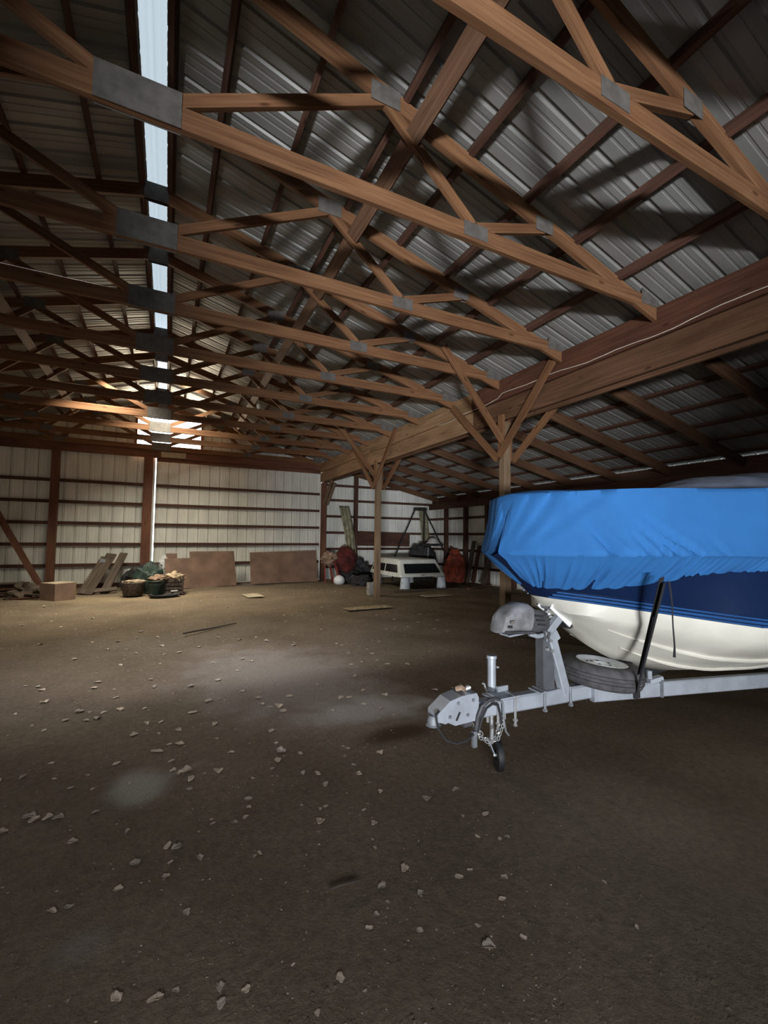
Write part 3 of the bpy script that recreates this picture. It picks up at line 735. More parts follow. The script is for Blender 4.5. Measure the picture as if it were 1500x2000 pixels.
# V rails running back
for sg in (-1, 1):
    T(MB().beam(bp_(0.22, sg*0.05, TZ-0.012), bp_(2.3, sg*0.42, TZ-0.012), 0.055, 0.11, bev=0.008), 'side_rail')
    T(MB().beam(bp_(2.3, sg*0.42, TZ-0.012), bp_(5.0, sg*0.75, TZ-0.012), 0.055, 0.11, bev=0.008), 'side_rail')
    T(MB().beam(bp_(2.6, sg*0.40, 0.66), bp_(4.9, sg*0.40, 0.70), 0.09, 0.05), 'bunk', M_tarp)
    T(MB().cyl(bp_(3.6, sg*0.4, TZ), bp_(3.6, sg*0.4, 0.64), 0.025, 8), 'bunk_bracket')
    wz = T(MB().lathe(bp_(3.9, sg*1.0, 0.30), [(0.12, -0.08), (0.16, -0.09), (0.27, -0.095), (0.30, -0.07), (0.30, 0.07), (0.27, 0.095), (0.16, 0.09), (0.12, 0.08)], 28, axis=BN), 'wheel', M_tire, True)
    MB().lathe(bp_(3.9, sg*1.0, 0.30), [(0.0, -0.03), (0.08, -0.03), (0.11, -0.05), (0.15, -0.075), (0.16, -0.06), (0.16, 0.06), (0.15, 0.075), (0.11, 0.05), (0.08, 0.03), (0.0, 0.03)], 24, axis=BN).build('rim', M_white, wz, smooth=True)
    fp = [(0.40*math.cos(a), 0.40*math.sin(a)) for a in [PI*k/10 for k in range(11)]]+[(0.385*math.cos(a), 0.385*math.sin(a)) for a in [PI*k/10 for k in reversed(range(11))]]
    T(MB().prism(fp, 0.24, bp_(3.9, sg*1.0, 0.30), BD, (0, 0, 1)), 'fender')
T(MB().beam(bp_(3.9, -0.95, 0.30), bp_(3.9, 0.95, 0.30), 0.05, 0.05), 'axle')
T(MB().beam(bp_(2.3, -0.42, TZ), bp_(2.3, 0.42, TZ), 0.06, 0.08), 'cross_member')
T(MB().beam(bp_(4.9, -0.74, TZ), bp_(4.9, 0.74, TZ), 0.06, 0.08), 'cross_member')
# rail end clamp, bracket by the strap
T(MB().beam(bp_(0.70, -0.14, TZ+0.05), bp_(0.80, -0.17, TZ+0.075), 0.05, 0.03), 'clamp')
T(MB().cyl(bp_(0.70, -0.15, TZ+0.07), bp_(0.70, -0.15, TZ+0.13), 0.018, 8), 'clamp')
T(MB().box(bp_(0.78, -0.16, TZ+0.0), (0.016, 0.07, 0.13)), 'clamp', M_galvd)
# surge coupler: housing with chamfered nose, latch, ball socket
cp = [(-1.075, 0.44), (-1.075, 0.485), (-0.985, 0.555), (-0.90, 0.575), (-0.79, 0.58), (-0.775, 0.55), (-0.775, 0.41), (-0.95, 0.40), (-1.0, 0.425), (-1.02, 0.42)]
cpl = T(MB().prism(cp, 0.125, BO, BD, (0, 0, 1)), 'coupler')
MB().lathe(bp_(-1.07, 0, 0.405), [(0.0, 0.05), (0.028, 0.055), (0.04, 0.03), (0.04, 0.005), (0.05, -0.005), (0.036, -0.005)], 16).build('ball_socket', M_galvd, cpl, smooth=True)
MB().box(bp_(-0.93, -0.0645, 0.455), (0.012, 0.004, 0.055), ry=0.5).build('slot', M_strap, cpl)
for s_, z_ in ((-0.93, 0.535), (-0.86, 0.455), (-0.99, 0.46), (-0.82, 0.54)):
    MB().cyl(bp_(s_, -0.062, z_), bp_(s_, -0.072, z_), 0.010, 8).build('bolt', M_galvd, cpl)
MB().tube([bp_(-0.90, 0.0, 0.60), bp_(-0.885, -0.03, 0.615), bp_(-0.86, -0.02, 0.60), bp_(-0.85, 0.03, 0.605)], 0.017, 8).build('latch', M_tan, cpl, smooth=True)
MB().tube([bp_(-0.85, 0, 0.59), bp_(-0.82, -0.02, 0.605), bp_(-0.805, 0.02, 0.595)], 0.014, 8).build('latch', M_chrome, cpl, smooth=True)
T(MB().box(bp_(-0.83, 0, 0.385), (0.06, 0.05, 0.05)), 'actuator_foot', M_motord)
# breakaway cable, brake hose, chains
T(MB().tube([bp_(-1.06, -0.05, 0.50), bp_(-1.10, -0.08, 0.49), bp_(-1.09, -0.09, 0.42), bp_(-1.04, -0.10, 0.345), bp_(-0.96, -0.09, 0.305), bp_(-0.88, -0.08, 0.305), bp_(-0.82, -0.07, 0.33)], 0.007, 6), 'cable', M_black, True)
T(MB().tube([bp_(-0.80, -0.07, 0.36), bp_(-0.795, -0.085, 0.44), bp_(-0.77, -0.09, 0.50), bp_(-0.72, -0.09, 0.53), bp_(-0.66, -0.08, 0.535), bp_(-0.62, -0.07, 0.52)], 0.012, 7), 'hose', M_motord, True)
T(MB().tube([bp_(-0.79, -0.075, 0.34), bp_(-0.775, -0.09, 0.42), bp_(-0.74, -0.095, 0.49), bp_(-0.69, -0.09, 0.51), bp_(-0.64, -0.08, 0.49), bp_(-0.62, -0.08, 0.43), bp_(-0.61, -0.08, 0.36)], 0.009, 6), 'hose', M_black, True)
T(MB().tube([bp_(-0.66, -0.06, 0.53), bp_(-0.60, -0.08, 0.50), bp_(-0.595, -0.08, 0.40), bp_(-0.57, -0.07, 0.31), bp_(-0.53, -0.05, 0.27)], 0.007, 6), 'wire', M_galvd, True)
def chain(P, name='safety_chain'):
    mb = MB()
    pts = [Vector(p) for p in P]; seg = []
    for a, b in zip(pts, pts[1:]):
        n = max(1, int((b-a).length/0.021))
        for k in range(n): seg.append((a.lerp(b, k/n), (b-a).normalized()))
    for k, (p, d) in enumerate(seg):
        a = d.cross(Vector((0, 0, 1)) if k % 2 else Vector((0.3, 1, 0.2))).normalized()
        mb.tube([p+d*0.015*math.cos(t)+a*0.0085*math.sin(t) for t in [2*PI*q/8 for q in range(8)]], 0.0028, 5, closed=True)
    T(mb, name, M_chrome, True)
chain([bp_(-0.79, -0.07, 0.38), bp_(-0.76, -0.09, 0.31), bp_(-0.70, -0.10, 0.275), bp_(-0.65, -0.10, 0.29), bp_(-0.61, -0.09, 0.36), bp_(-0.60, -0.07, 0.42)])
chain([bp_(-0.78, 0.05, 0.38), bp_(-0.73, -0.02, 0.27), bp_(-0.67, -0.04, 0.235), bp_(-0.62, -0.04, 0.28), bp_(-0.58, -0.02, 0.38)])
T(MB().box(bp_(-0.80, -0.05, 0.29), (0.03, 0.02, 0.10)), 'chain_hook', M_galvd)
# jack
jk = T(MB().lathe(bp_(-0.553, 0.10, 0.50), [(0.0, 0.255), (0.034, 0.255), (0.036, 0.235), (0.029, 0.23), (0.029, -0.04), (0.0, -0.04)], 18), 'jack', M_galv, True)
MB().cyl(bp_(-0.553, 0.10, 0.19), bp_(-0.553, 0.10, 0.47), 0.016, 12).build('inner_tube', M_chrome, jk, smooth=True)
MB().box(bp_(-0.528, 0.065, 0.68), (0.012, 0.012, 0.012)).build('bolt', M_chrome, jk)
MB().tube([bp_(-0.588, 0.10, 0.50), bp_(-0.608, 0.09, 0.53), bp_(-0.623, 0.09, 0.57), bp_(-0.638, 0.09, 0.575)], 0.007, 6).build('handle', M_chrome, jk, smooth=True)
MB().box(bp_(-0.553, 0.10, 0.185), (0.065, 0.065, 0.012)).build('fork', M_chrome, jk)
# wheel in a bent fork, seen almost edge on
WA = (BD*0.92+BN*(-0.38)).normalized(); wc_ = bp_(-0.538, 0.05, 0.10)
wh = MB().lathe(wc_, [(0.03, -0.018), (0.07, -0.02), (0.096, -0.018), (0.10, 0.0), (0.096, 0.018), (0.07, 0.02), (0.03, 0.018)], 24, axis=WA).build('jack_wheel', M_black, jk, smooth=True)
for sg in (-1, 1):
    MB().beam(wc_+WA*sg*0.027, bp_(-0.553, 0.10, 0.185)+WA*sg*0.027, 0.035, 0.005, up=WA).build('fork', M_galv, jk)
MB().cyl(wc_-WA*0.034, wc_+WA*0.034, 0.012, 10).build('axle', M_chrome, jk)
# jack mounting plate and U-bolts
T(MB().box(bp_(-0.55, 0.01, TZ+0.058), (0.20, 0.14, 0.010)), 'jack_plate')
T(MB().box(bp_(-0.50, 0.055, TZ+0.05), (0.09, 0.02, 0.10)), 'jack_plate')
def ubolt(s, drop=0.075, m_=M_chrome, parent=None):
    mb = MB(); r = 0.009
    mb.tube([bp_(s, -0.056, TZ-0.053-drop), bp_(s, -0.056, TZ+0.062), bp_(s, 0.056, TZ+0.062), bp_(s, 0.056, TZ-0.053-drop)], r, 6)
    mb.box(bp_(s, -0.056, TZ-0.062-drop*0.4), (0.022, 0.022, 0.014)); mb.box(bp_(s, -0.056, TZ-0.05-drop), (0.018, 0.018, 0.012))
    T(mb, 'u_bolt', m_)
ubolt(-0.62); ubolt(-0.48); ubolt(-0.225, 0.01, M_galvd); ubolt(0.01, 0.0, M_galvd)
T(MB().box(bp_(-0.19, 0, TZ+0.056), (0.16, 0.12, 0.008)), 'post_foot')
# winch stand
ws = T(MB().beam(bp_(-0.17, 0.0, 0.50), bp_(-0.17, 0.0, 0.90), 0.10, 0.075, up=BN), 'winch_post', M_shade)
T(MB().beam(bp_(-0.01, -0.02, 0.47), bp_(-0.145, -0.02, 0.895), 0.07, 0.06, up=(0, 1, 0), bev=0.006), 'strut')
T(MB().beam(bp_(-0.215, -0.03, 0.87), bp_(-0.065, -0.03, 1.01), 0.055, 0.05, up=(0, 1, 0), bev=0.006), 'winch_arm')
T(MB().beam(bp_(-0.165, -0.035, 0.86), bp_(-0.10, -0.035, 0.90), 0.07, 0.05, up=(0, 1, 0)), 'winch_arm')
for n_ in (-0.075, 0.045):
    T(MB().beam(bp_(-0.175, n_, 1.105), bp_(0.0, n_, 0.965), 0.05, 0.010, up=(0, 1, 0)), 'roller_bracket', M_white)
T(MB().cyl(bp_(0.0, -0.066, 0.968), bp_(0.0, 0.035, 0.968), 0.040, 16), 'bow_roller', M_black, True)
T(MB().cyl(bp_(-0.15, -0.062, 1.09), bp_(-0.15, 0.035, 1.09), 0.026, 12), 'bow_roller', M_galvd, True)
for z_, s_ in ((0.80, -0.20), (0.785, -0.15), (0.855, -0.165)): T(MB().cyl(bp_(s_, -0.045, z_), bp_(s_, -0.065, z_), 0.011, 8), 'bolt', M_chrome)
# winch with a dusty cover
wn = T(MB().box(bp_(-0.36, 0.0, 0.925), (0.34, 0.10, 0.012), ry=-0.06), 'winch', M_galv)
def blob(name, cs, m_, parent):   # loft of rounded boxes: (s, z, half_n, half_z)
    mb = MB(); N = 20; rows = []
    for (s, z, hn, hz, lean) in cs:
        rows.append([bp_(s+lean*math.sin(2*PI*k/N), hn*math.copysign(abs(math.cos(2*PI*k/N))**0.55, math.cos(2*PI*k/N)), z+hz*math.copysign(abs(math.sin(2*PI*k/N))**0.6, math.sin(2*PI*k/N))) for k in range(N+1)])
    mb.grid(lambda i, j: rows[i][j], len(rows), N+1)
    b0 = len(mb.v); mb.v += [tuple(p) for p in rows[0][:-1]]; mb.face(tuple(range(b0, b0+N)))
    b0 = len(mb.v); mb.v += [tuple(p) for p in rows[-1][:-1]]; mb.face(tuple(range(b0, b0+N)))
    return mb.build(name, m_, parent, smooth=True)
blob('winch_housing', [(-0.590, 0.985, 0.03, 0.03, .02), (-0.575, 1.0, 0.07, 0.065, .03), (-0.525, 1.02, 0.088, 0.085, .03), (-0.445, 1.035, 0.095, 0.095, .02), (-0.385, 1.03, 0.095, 0.095, .02), (-0.345, 1.015, 0.09, 0.085, .02), (-0.330, 1.01, 0.07, 0.07, .02)], M_motor, wn)
MB().beam(bp_(-0.57, 0, 0.947), bp_(-0.34, 0, 0.93), 0.185, 0.02, bev=0.008).build('housing_rim', M_motord, wn)
blob('winch_drum_guard', [(-0.370, 1.005, 0.07, 0.075, 0), (-0.355, 1.005, 0.085, 0.085, 0), (-0.270, 0.995, 0.085, 0.08, 0), (-0.205, 0.99, 0.08, 0.07, 0), (-0.180, 0.985, 0.06, 0.055, 0)], M_motord, wn)
for k in range(3): MB().beam(bp_(-0.335+0.012*k, -0.092, 1.045-0.03*k), bp_(-0.265+0.01*k, -0.092, 1.035-0.03*k), 0.012, 0.010).build('vent_slot', M_black, wn)
MB().beam(bp_(-0.55, -0.10, 1.015), bp_(-0.515, -0.10, 1.02), 0.008, 0.016).build('badge_plate', M_plate, wn)
MB().beam(bp_(-0.565, -0.098, 0.985), bp_(-0.535, -0.098, 0.985), 0.008, 0.014).build('switch', M_black, wn)
MB().tube([bp_(-0.36, -0.06, 0.92), bp_(-0.30, -0.07, 0.90), bp_(-0.24, -0.07, 0.905), bp_(-0.20, -0.06, 0.93)], 0.016, 8).build('cable', M_galv, wn, smooth=True)
MB().tube([bp_(-0.26, -0.06, 0.95), bp_(-0.25, -0.09, 0.92), bp_(-0.255, -0.09, 0.88), bp_(-0.23, -0.07, 0.87), bp_(-0.21, -0.07, 0.92)], 0.006, 6).build('cable', M_black, wn, smooth=True)
MB().tube([bp_(-0.23, -0.06, 0.95), bp_(-0.22, -0.09, 0.92), bp_(-0.225, -0.09, 0.88), bp_(-0.20, -0.07, 0.875), bp_(-0.185, -0.07, 0.92)], 0.006, 6).build('cable', M_black, wn, smooth=True)
MB().tube([bp_(-0.22, 0.0, 1.0), bp_(-0.18, -0.02, 1.03), bp_(-0.15, -0.02, 1.06)], 0.012, 6).build('winch_hook', M_chrome, wn, smooth=True)

# spare wheel lying on the frame
sw = empty('spare_wheel', tuple(bp_(0.33, -0.02, 0.55)), 'spare wheel with a white rim lying flat on the trailer frame', 'wheel')
ax_ = Vector((0.10, -0.03, 1)).normalized(); cW = bp_(0.335, -0.03, 0.585)
MB().lathe(cW, [(0.165, 0.055), (0.175, 0.066), (0.20, 0.078), (0.245, 0.078), (0.272, 0.060), (0.284, 0.03), (0.286, 0.0), (0.284, -0.03), (0.272, -0.060), (0.245, -0.078), (0.20, -0.078), (0.165, -0.06), (0.165, 0.055)], 64, axis=ax_).build('tire', M_tire, sw, smooth=True)
tdm = MB()
for q in (-0.024, 0.0, 0.024): tdm.tube([cW+ax_*q+(ax_.orthogonal().normalized()*math.cos(t)+ax_.cross(ax_.orthogonal().normalized())*math.sin(t))*0.2855 for t in [2*PI*k/48 for k in range(48)]], 0.0022, 4, closed=True)
tdm.build('tread_groove', M_black, sw)
rm = MB().lathe(cW, [(0.178, 0.074), (0.172, 0.078), (0.165, 0.072), (0.157, 0.052), (0.142, 0.046), (0.130, 0.032), (0.105, 0.044), (0.080, 0.064), (0.055, 0.062), (0.045, 0.048), (0.0, 0.046)], 48, axis=ax_).build('rim', M_white, sw, smooth=True)
oa = ax_.orthogonal().normalized(); ob = ax_.cross(oa)
for k in range(5):
    t = 2*PI*k/5+0.3; p = cW+(oa*math.cos(t)+ob*math.sin(t))*0.068+ax_*0.060
    MB().cyl(p, p+ax_*0.006, 0.011, 10).build('lug_hole', M_black, rm)
for k in range(8):
    t = 2*PI*k/8; p = cW+(oa*math.cos(t)+ob*math.sin(t))*0.108+ax_*0.040
    MB().cyl(p, p+ax_*0.008, 0.018, 10).build('vent_hole', M_black, rm)
T(MB().cyl(bp_(0.335, -0.01, TZ+0.04), bp_(0.335, -0.01, 0.61), 0.02, 10), 'spare_mount')

# ================================================================ TRUCK TOPPER
tp = empty('truck_topper', (7.0, 12.4, 0.36), 'white truck bed topper with dark windows resting on upturned buckets', 'truck topper')
x0, x1, y0, y1, zb_, zt_ = 6.22, 7.82, 11.42, 13.6, 0.37, 0.88
b_ = [(x0, y0), (x1, y0), (x1, y1), (x0, y1)]; t_ = [(x0+0.12, y0+0.32), (x1-0.12, y0+0.32), (x1-0.14, y1-0.15), (x0+0.14, y1-0.15)]
mb = MB()
def lerp2(u, v, k):   # rounded shell
    z = zb_+(zt_-zb_)*k
    return z
lev = [(0.0, 0.0), (0.10, 0.0), (0.12, 0.03), (0.80, 0.88), (0.93, 1.0), (1.0, 1.16)]
rows = []
for k, ins in lev:
    z = zb_+(zt_-zb_)*k; cs = []
    for (bx, by), (tx, ty) in zip(b_, t_): cs.append((bx+(tx-bx)*ins, by+(ty-by)*ins))
    r_ = 0.06; ring = []
    for q in range(4):
        p = Vector(cs[q]); pa = (Vector(cs[q-1])-p).normalized(); pb = (Vector(cs[(q+1) % 4])-p).normalized()
        for t in (0, .33, .66, 1):
            ring.append(p+pa*r_*(1-t)**1.6+pb*r_*t**1.6)
    rows.append([(v.x, v.y, z) for v in ring+[ring[0]]])
mb.grid(lambda i, j: rows[i][j], len(rows), 17)
b0 = len(mb.v); mb.v += [tuple(p) for p in rows[-1][:-1]]; mb.face(tuple(range(b0, b0+16)))
mb.build('shell', M_fib, tp, smooth=True)
def face_pt(u, v, side):   # u across, v up (0..1) on a side of the shell, slightly proud
    k = 0.14+v*0.64; ins = 0.03+(0.88-0.03)*(k-0.12)/0.68; z = zb_+(zt_-zb_)*k
    cs = [(bx+(tx-bx)*ins, by+(ty-by)*ins) for (bx, by), (tx, ty) in zip(b_, t_)]
    if side == 0: a, c = cs[0], cs[1]; off = Vector((0, -0.012, 0.006))
    elif side == 3: a, c = cs[3], cs[0]; off = Vector((-0.012, 0, 0.004))
    else: a, c = cs[1], cs[2]; off = Vector((0.012, 0, 0.004))
    return Vector((a[0]+(c[0]-a[0])*u, a[1]+(c[1]-a[1])*u, z))+off
def window(side, u0, u1, v0, v1, name='window'):
    m2 = MB(); m2.grid(lambda i, j: face_pt(u0+(u1-u0)*i/2, v0+(v1-v0)*j/2, side), 3, 3)
    solid(m2.build(name, M_glass, tp), 0.012)
window(0, 0.10, 0.90, 0.10, 0.92, 'rear_window')
window(3, 0.08, 0.50, 0.15, 0.85); window(3, 0.54, 0.93, 0.15, 0.85); window(1, 0.08, 0.93, 0.15, 0.85)
MB().box((7.0, y0-0.02, 0.42), (0.12, 0.02, 0.03)).build('latch', M_chrome, tp)
bucket_lab = ['white bucket under the front left corner of the truck topper', 'white bucket under the front right corner of the truck topper', 'white bucket under the rear left corner of the truck topper, behind the post', 'white bucket under the rear right corner of the truck topper']
for k, (x, y) in enumerate(((6.42, 11.5), (7.66, 11.42), (6.42, 13.4), (7.66, 13.4))):
    e = empty('bucket', (x, y, 0), bucket_lab[k], 'bucket', 'buckets under the topper')
    MB().lathe((x, y, -0.01), [(0.0, 0.37), (0.118, 0.37), (0.124, 0.36), (0.145, 0.06), (0.155, 0.055), (0.155, 0.03), (0.147, 0.0), (0.0, 0.0)], 24).build('body', M_wplastic, e, smooth=True)
    MB().tube([(x+0.15*math.cos(t), y+0.15*math.sin(t)-0.01, 0.06-0.02*math.sin(t)) for t in [PI+PI*q/10 for q in range(11)]], 0.004, 5).build('handle', M_chrome, e)
tag(MB().box((6.58, 11.72, 0.18), (0.18, 0.18, 0.37), bev=0.01).build('block', M_block), 'pale concrete block under the topper beside the front left bucket', 'block')
tag(MB().beam((5.9, 11.25, 0.02), (8.0, 11.05, 0.02), 0.12, 0.035).build('board', W_grey), 'long flat board on the ground in front of the truck topper', 'board')
tag(MB().box((5.02, 10.85, 0.16), (0.20, 0.20, 0.34), bev=0.01).build('block', M_block), 'grey concrete block standing behind the farther bracing post', 'block')

# ================================================================ BOARDS, PANELS ALONG THE FAR WALL
def leaning_panel(name, poly, base0, base1, lean, label, m_=W_brownply, th=0.02):
    a = Vector((*base0, 0.01)); b = Vector((*base1, 0.01)); ax = (b-a).normalized(); back = Vector((-ax.y, ax.x, 0))
    ay = (Vector((0, 0, 1))*math.cos(lean)+back*math.sin(lean)).normalized()
    L = (b-a).length
    return tag(MB().prism([(u*L, v) for u, v in poly], th, a, ax, ay).build(name, m_), label, 'panel')
leaning_panel('hardboard_panel', [(0, 0), (1, 0), (1, 1.10), (0.34, 1.10), (0.34, 0.90), (0, 0.90)], (0.02, 13.9), (2.0, 14.35), 0.30, 'brown hardboard panel with a notched upper corner leaning on the sliding door')
leaning_panel('hardboard_panel', [(0, 0), (1, 0), (1, 1.08), (0, 1.03)], (2.45, 14.5), (4.72, 14.6), 0.25, 'large plain brown hardboard panel leaning on the sliding door, right of the notched one')
leaning_panel('hardboard_panel', [(0, 0), (1, 0), (1, 1.02), (0, 1.02)], (-0.02, 14.6), (0.30, 14.6), 0.3, 'narrow upright brown board leaning behind the notched panel')
tag(MB().beam((2.05, 14.75, 0.03), (2.5, 14.78, 0.03), 0.10, 0.05).build('board', W_grey), 'short board on the ground between the two big brown panels', 'board')
# weathered planks leaning at the wall (old pallet pieces)
lab = ['broadest weathered plank leaning on the far wall beside the cardboard box', 'splintered weathered plank leaning at the right of the plank group', 'narrow weathered plank leaning at the left of the plank group', 'short weathered plank across the foot of the leaning planks']
for k, (a, b, w_) in enumerate((((-1.82, 13.55, 0.0), (-1.42, 14.95, 0.98), 0.26), ((-1.45, 13.75, 0.0), (-1.12, 15.0, 1.00), 0.20), ((-1.98, 13.7, 0.0), (-1.62, 14.95, 0.90), 0.12), ((-1.95, 13.62, 0.06), (-1.15, 13.78, 0.10), 0.14))):
    m2 = MB(); a_ = Vector(a); b_2 = Vector(b)
    m2.beam(a_, b_2, w_, 0.04, up=(0, -0.6, 0.8), bev=0.004)
    tag(m2.build('weathered_plank', W_grey), lab[k], 'plank')
tag(MB().box((-1.60, 14.62, 0.80), (0.13, 0.02, 0.12), ry=0.1).build('tin_scrap', M_galv), 'small bright scrap of tin caught on the leaning planks', 'scrap metal')
# timber pile on the far left
for k, (x, y, z, L, w_, h_, rz) in enumerate(((-3.95, 13.9, 0.05, 1.9, 0.22, 0.06, 0.02), (-4.0, 14.1, 0.115, 1.8, 0.20, 0.05, 0.08), (-3.9, 13.95, 0.18, 1.7, 0.24, 0.05, -0.04), (-4.0, 14.05, 0.255, 1.9, 0.26, 0.06, 0.03), (-3.95, 13.95, 0.31, 1.7, 0.30, 0.03, 0.0))):
    tag(MB().box((x, y, z), (L, w_, h_), rz=rz, bev=0.004).build('timber_board', W_grey if k == 4 else W_dark), f'{["bottom","second","third","fourth","topmost pale"][k]} board of the timber pile at the far left wall', 'board', 'timber pile at the far left')
def lump(name, c, r, m_, label, cat, seed=0, parent=None, flat=0.0, group=None, amp=0.18):
    rnd = random.Random(seed); c = Vector(c); ph = [rnd.uniform(0, 6.3) for _ in range(8)]
    mb = MB(); nu, nv = 22, 30; 
    def fn(i, j):
        th = PI*i/(nu-1); f = 2*PI*j/(nv-1); d = Vector((math.sin(th)*math.cos(f), math.sin(th)*math.sin(f), math.cos(th)))
        k = 1+amp*math.sin(3*d.x+ph[0]+2*d.z)*math.sin(4*d.y+ph[1])+amp*0.6*math.sin(9*d.x+ph[2])*math.sin(8*d.z+ph[3]+5*d.y)+amp*0.3*math.sin(17*d.y+ph[4]+6*d.x)
        p = Vector((d.x*r[0], d.y*r[1], d.z*r[2]))*k+c
        if p.z < flat: p.z = flat
        return p
    mb.grid(fn, nu, nv)
    o = mb.build(name, m_, parent, smooth=True)
    if parent is None: tag(o, label, cat, group)
    return o
lump('wood_scraps', (-3.0, 13.55, 0.06), (0.34, 0.42, 0.26), W_grey, 'pale rubble of wood scraps between the timber pile and the cardboard box', 'scrap wood', 4, flat=0.0, amp=0.35)
for k, (a, b) in enumerate((((-3.2, 13.1, 0.03), (-2.5, 12.9, 0.06)), ((-3.05, 13.3, 0.10), (-2.6, 12.75, 0.13)), ((-2.95, 13.6, 0.3), (-2.65, 13.1, 0.18)))):
    tag(MB().beam(a, b, 0.09, 0.03).build('scrap_stick', W_grey if k else W_red), ['reddish offcut lying flat left of the cardboard box', 'grey offcut lying across others left of the cardboard box', 'short offcut propped on the wood scraps'][k], 'offcut')
# cardboard box
cb = empty('cardboard_box', (-2.3, 12.6, 0), 'large plain brown cardboard box on the ground near the far left wall post', 'box')
MB().box((-2.26, 12.75, 0.20), (0.48, 0.52, 0.40), rz=0.75, bev=0.006).build('body', M_card, cb)
for q in (-1, 1):
    ang = 0.75; d = Vector((math.cos(ang), math.sin(ang), 0)); nn = Vector((-math.sin(ang), math.cos(ang), 0))
    MB().box(Vector((-2.26, 12.75, 0.404))+nn*q*0.13, (0.475, 0.255, 0.006), rz=ang).build('flap', M_ply, cb)

# heap of baskets, buckets and cloths left of the notched panel
tag(MB().lathe((-0.72, 12.95, 0), [(0.0, 0.01), (0.22, 0.01), (0.24, 0.05), (0.27, 0.33), (0.25, 0.35), (0.22, 0.31), (0.0, 0.30)], 20).build('basket', M_crate, smooth=True), 'dark round basket at the left of the junk heap by the far wall', 'basket')
lump('pale_rag', (-0.72, 12.93, 0.35), (0.25, 0.18, 0.05), M_pale, 'pale rag lying on the dark round basket', 'rag', 3, flat=0.31)
gb = empty('green_bucket', (-0.22, 12.75, 0), 'dark green bucket in the middle of the junk heap', 'bucket')
MB().lathe((-0.22, 12.75, 0), [(0.0, 0.0), (0.15, 0.0), (0.155, 0.02), (0.19, 0.36), (0.205, 0.37), (0.19, 0.385), (0.18, 0.36), (0.145, 0.04), (0.0, 0.03)], 22).build('body', M_green, gb, smooth=True)
MB().tube([(-0.22+0.20*math.cos(t), 12.75-0.10*math.sin(t)-0.1, 0.37-0.09*math.sin(t)) for t in [PI*q/10 for q in range(11)]], 0.005, 5).build('handle', M_heap, gb)
tc = empty('crate', (0.12, 13.0, 0), 'dark slatted crate holding crumpled cloths in the junk heap', 'crate')
for z in (0.06, 0.16, 0.26, 0.36):
    for (a, b) in (((-0.02, 12.78), (0.42, 12.78)), ((0.42, 12.78), (0.42, 13.2)), ((0.42, 13.2), (-0.02, 13.2)), ((-0.02, 13.2), (-0.02, 12.78))):
        MB().beam((*a, z), (*b, z), 0.015, 0.075).build('slat', M_crate, tc)
for (a, b) in ((-0.02, 12.78), (0.42, 12.78), (0.42, 13.2), (-0.02, 13.2)): MB().beam((a, b, 0), (a, b, 0.47), 0.045, 0.045, up=(0, 1, 0)).build('corner_post', M_crate, tc)
MB().box((0.2, 12.99, 0.05), (0.42, 0.4, 0.02)).build('bottom', M_crate, tc)
lump('crumpled_cloth', (0.20, 12.98, 0.40), (0.26, 0.20, 0.15), M_pale, 'crumpled tan cloth spilling from the dark crate', 'cloth', 9, flat=0.25, amp=0.3)
lump('crumpled_cloth', (-0.16, 12.80, 0.42), (0.22, 0.16, 0.09), M_tan, 'crumpled pinkish cloth lying on the green bucket', 'cloth', 12, flat=0.36, amp=0.3)
lump('green_tarp', (-0.38, 13.55, 0.30), (0.34, 0.24, 0.42), M_green, 'bunched dark green tarp standing behind the baskets', 'tarp', 15, amp=0.25)
lump('grey_sack', (-0.62, 14.35, 0.22), (0.46, 0.28, 0.44), M_heap, 'low dark sack slumped against the wall left of the green tarp', 'sack', 18, amp=0.2)
tag(MB().lathe((0.0, 12.45, 0.0), [(0.0, 0.02), (0.28, 0.02), (0.34, 0.06), (0.36, 0.065), (0.35, 0.045), (0.30, 0.0), (0.0, 0.0)], 24).build('pan', M_heap, smooth=True), 'shallow dark round pan on the ground in front of the crate', 'pan')
tag(MB().box((0.22, 12.72, 0.10), (0.16, 0.06, 0.02), rz=0.2).build('paint_can_lid', M_white), 'small white lid leaning at the front of the crate', 'lid')
lump('white_rag', (-0.05, 14.75, 0.72), (0.12, 0.06, 0.16), M_white, 'white rag hanging by the daylight slit of the door', 'rag', 22, amp=0.4, flat=-1)

# red tiller with bag and jug at the right jamb
tl = empty('red_tiller', (5.2, 13.9, 0), 'dark red garden machine with a rounded hood, beside the right door post', 'garden machine')
lump('hood', (5.52, 14.1, 0.74), (0.40, 0.34, 0.44), M_maroon, '', '', 31, parent=tl, amp=0.12)
MB().beam((4.98, 13.8, 0.03), (4.93, 14.1, 0.82), 0.06, 0.06, up=(0, 1, 0)).build('leg', M_red, tl)
MB().beam((5.20, 13.7, 0.03), (5.05, 13.95, 0.75), 0.06, 0.06, up=(0, 1, 0)).build('leg', M_red, tl)
MB().tube([(4.75, 13.9, 0.02), (4.76, 14.0, 0.5), (4.80, 14.1, 0.80), (5.1, 14.15, 0.86), (5.4, 14.1, 0.72)], 0.025, 8).build('handlebar', M_red, tl, smooth=True)
MB().beam((5.3, 14.1, 0.25), (5.85, 14.1, 0.25), 0.35, 0.30, bev=0.03).build('engine', M_heap, tl)
for q in (-1, 1): MB().lathe((5.6, 14.1+q*0.25, 0.17), [(0.0, -0.04), (0.10, -0.05), (0.17, -0.04), (0.17, 0.04), (0.10, 0.05), (0.0, 0.04)], 20, axis=(0, 1, 0)).build('wheel', M_heap, tl, smooth=True)
lump('tan_bag', (4.88, 13.98, 0.80), (0.27, 0.20, 0.20), M_tan, 'slumped tan cloth bag lying on the red machine handles', 'bag', 33, flat=0.1, amp=0.3)
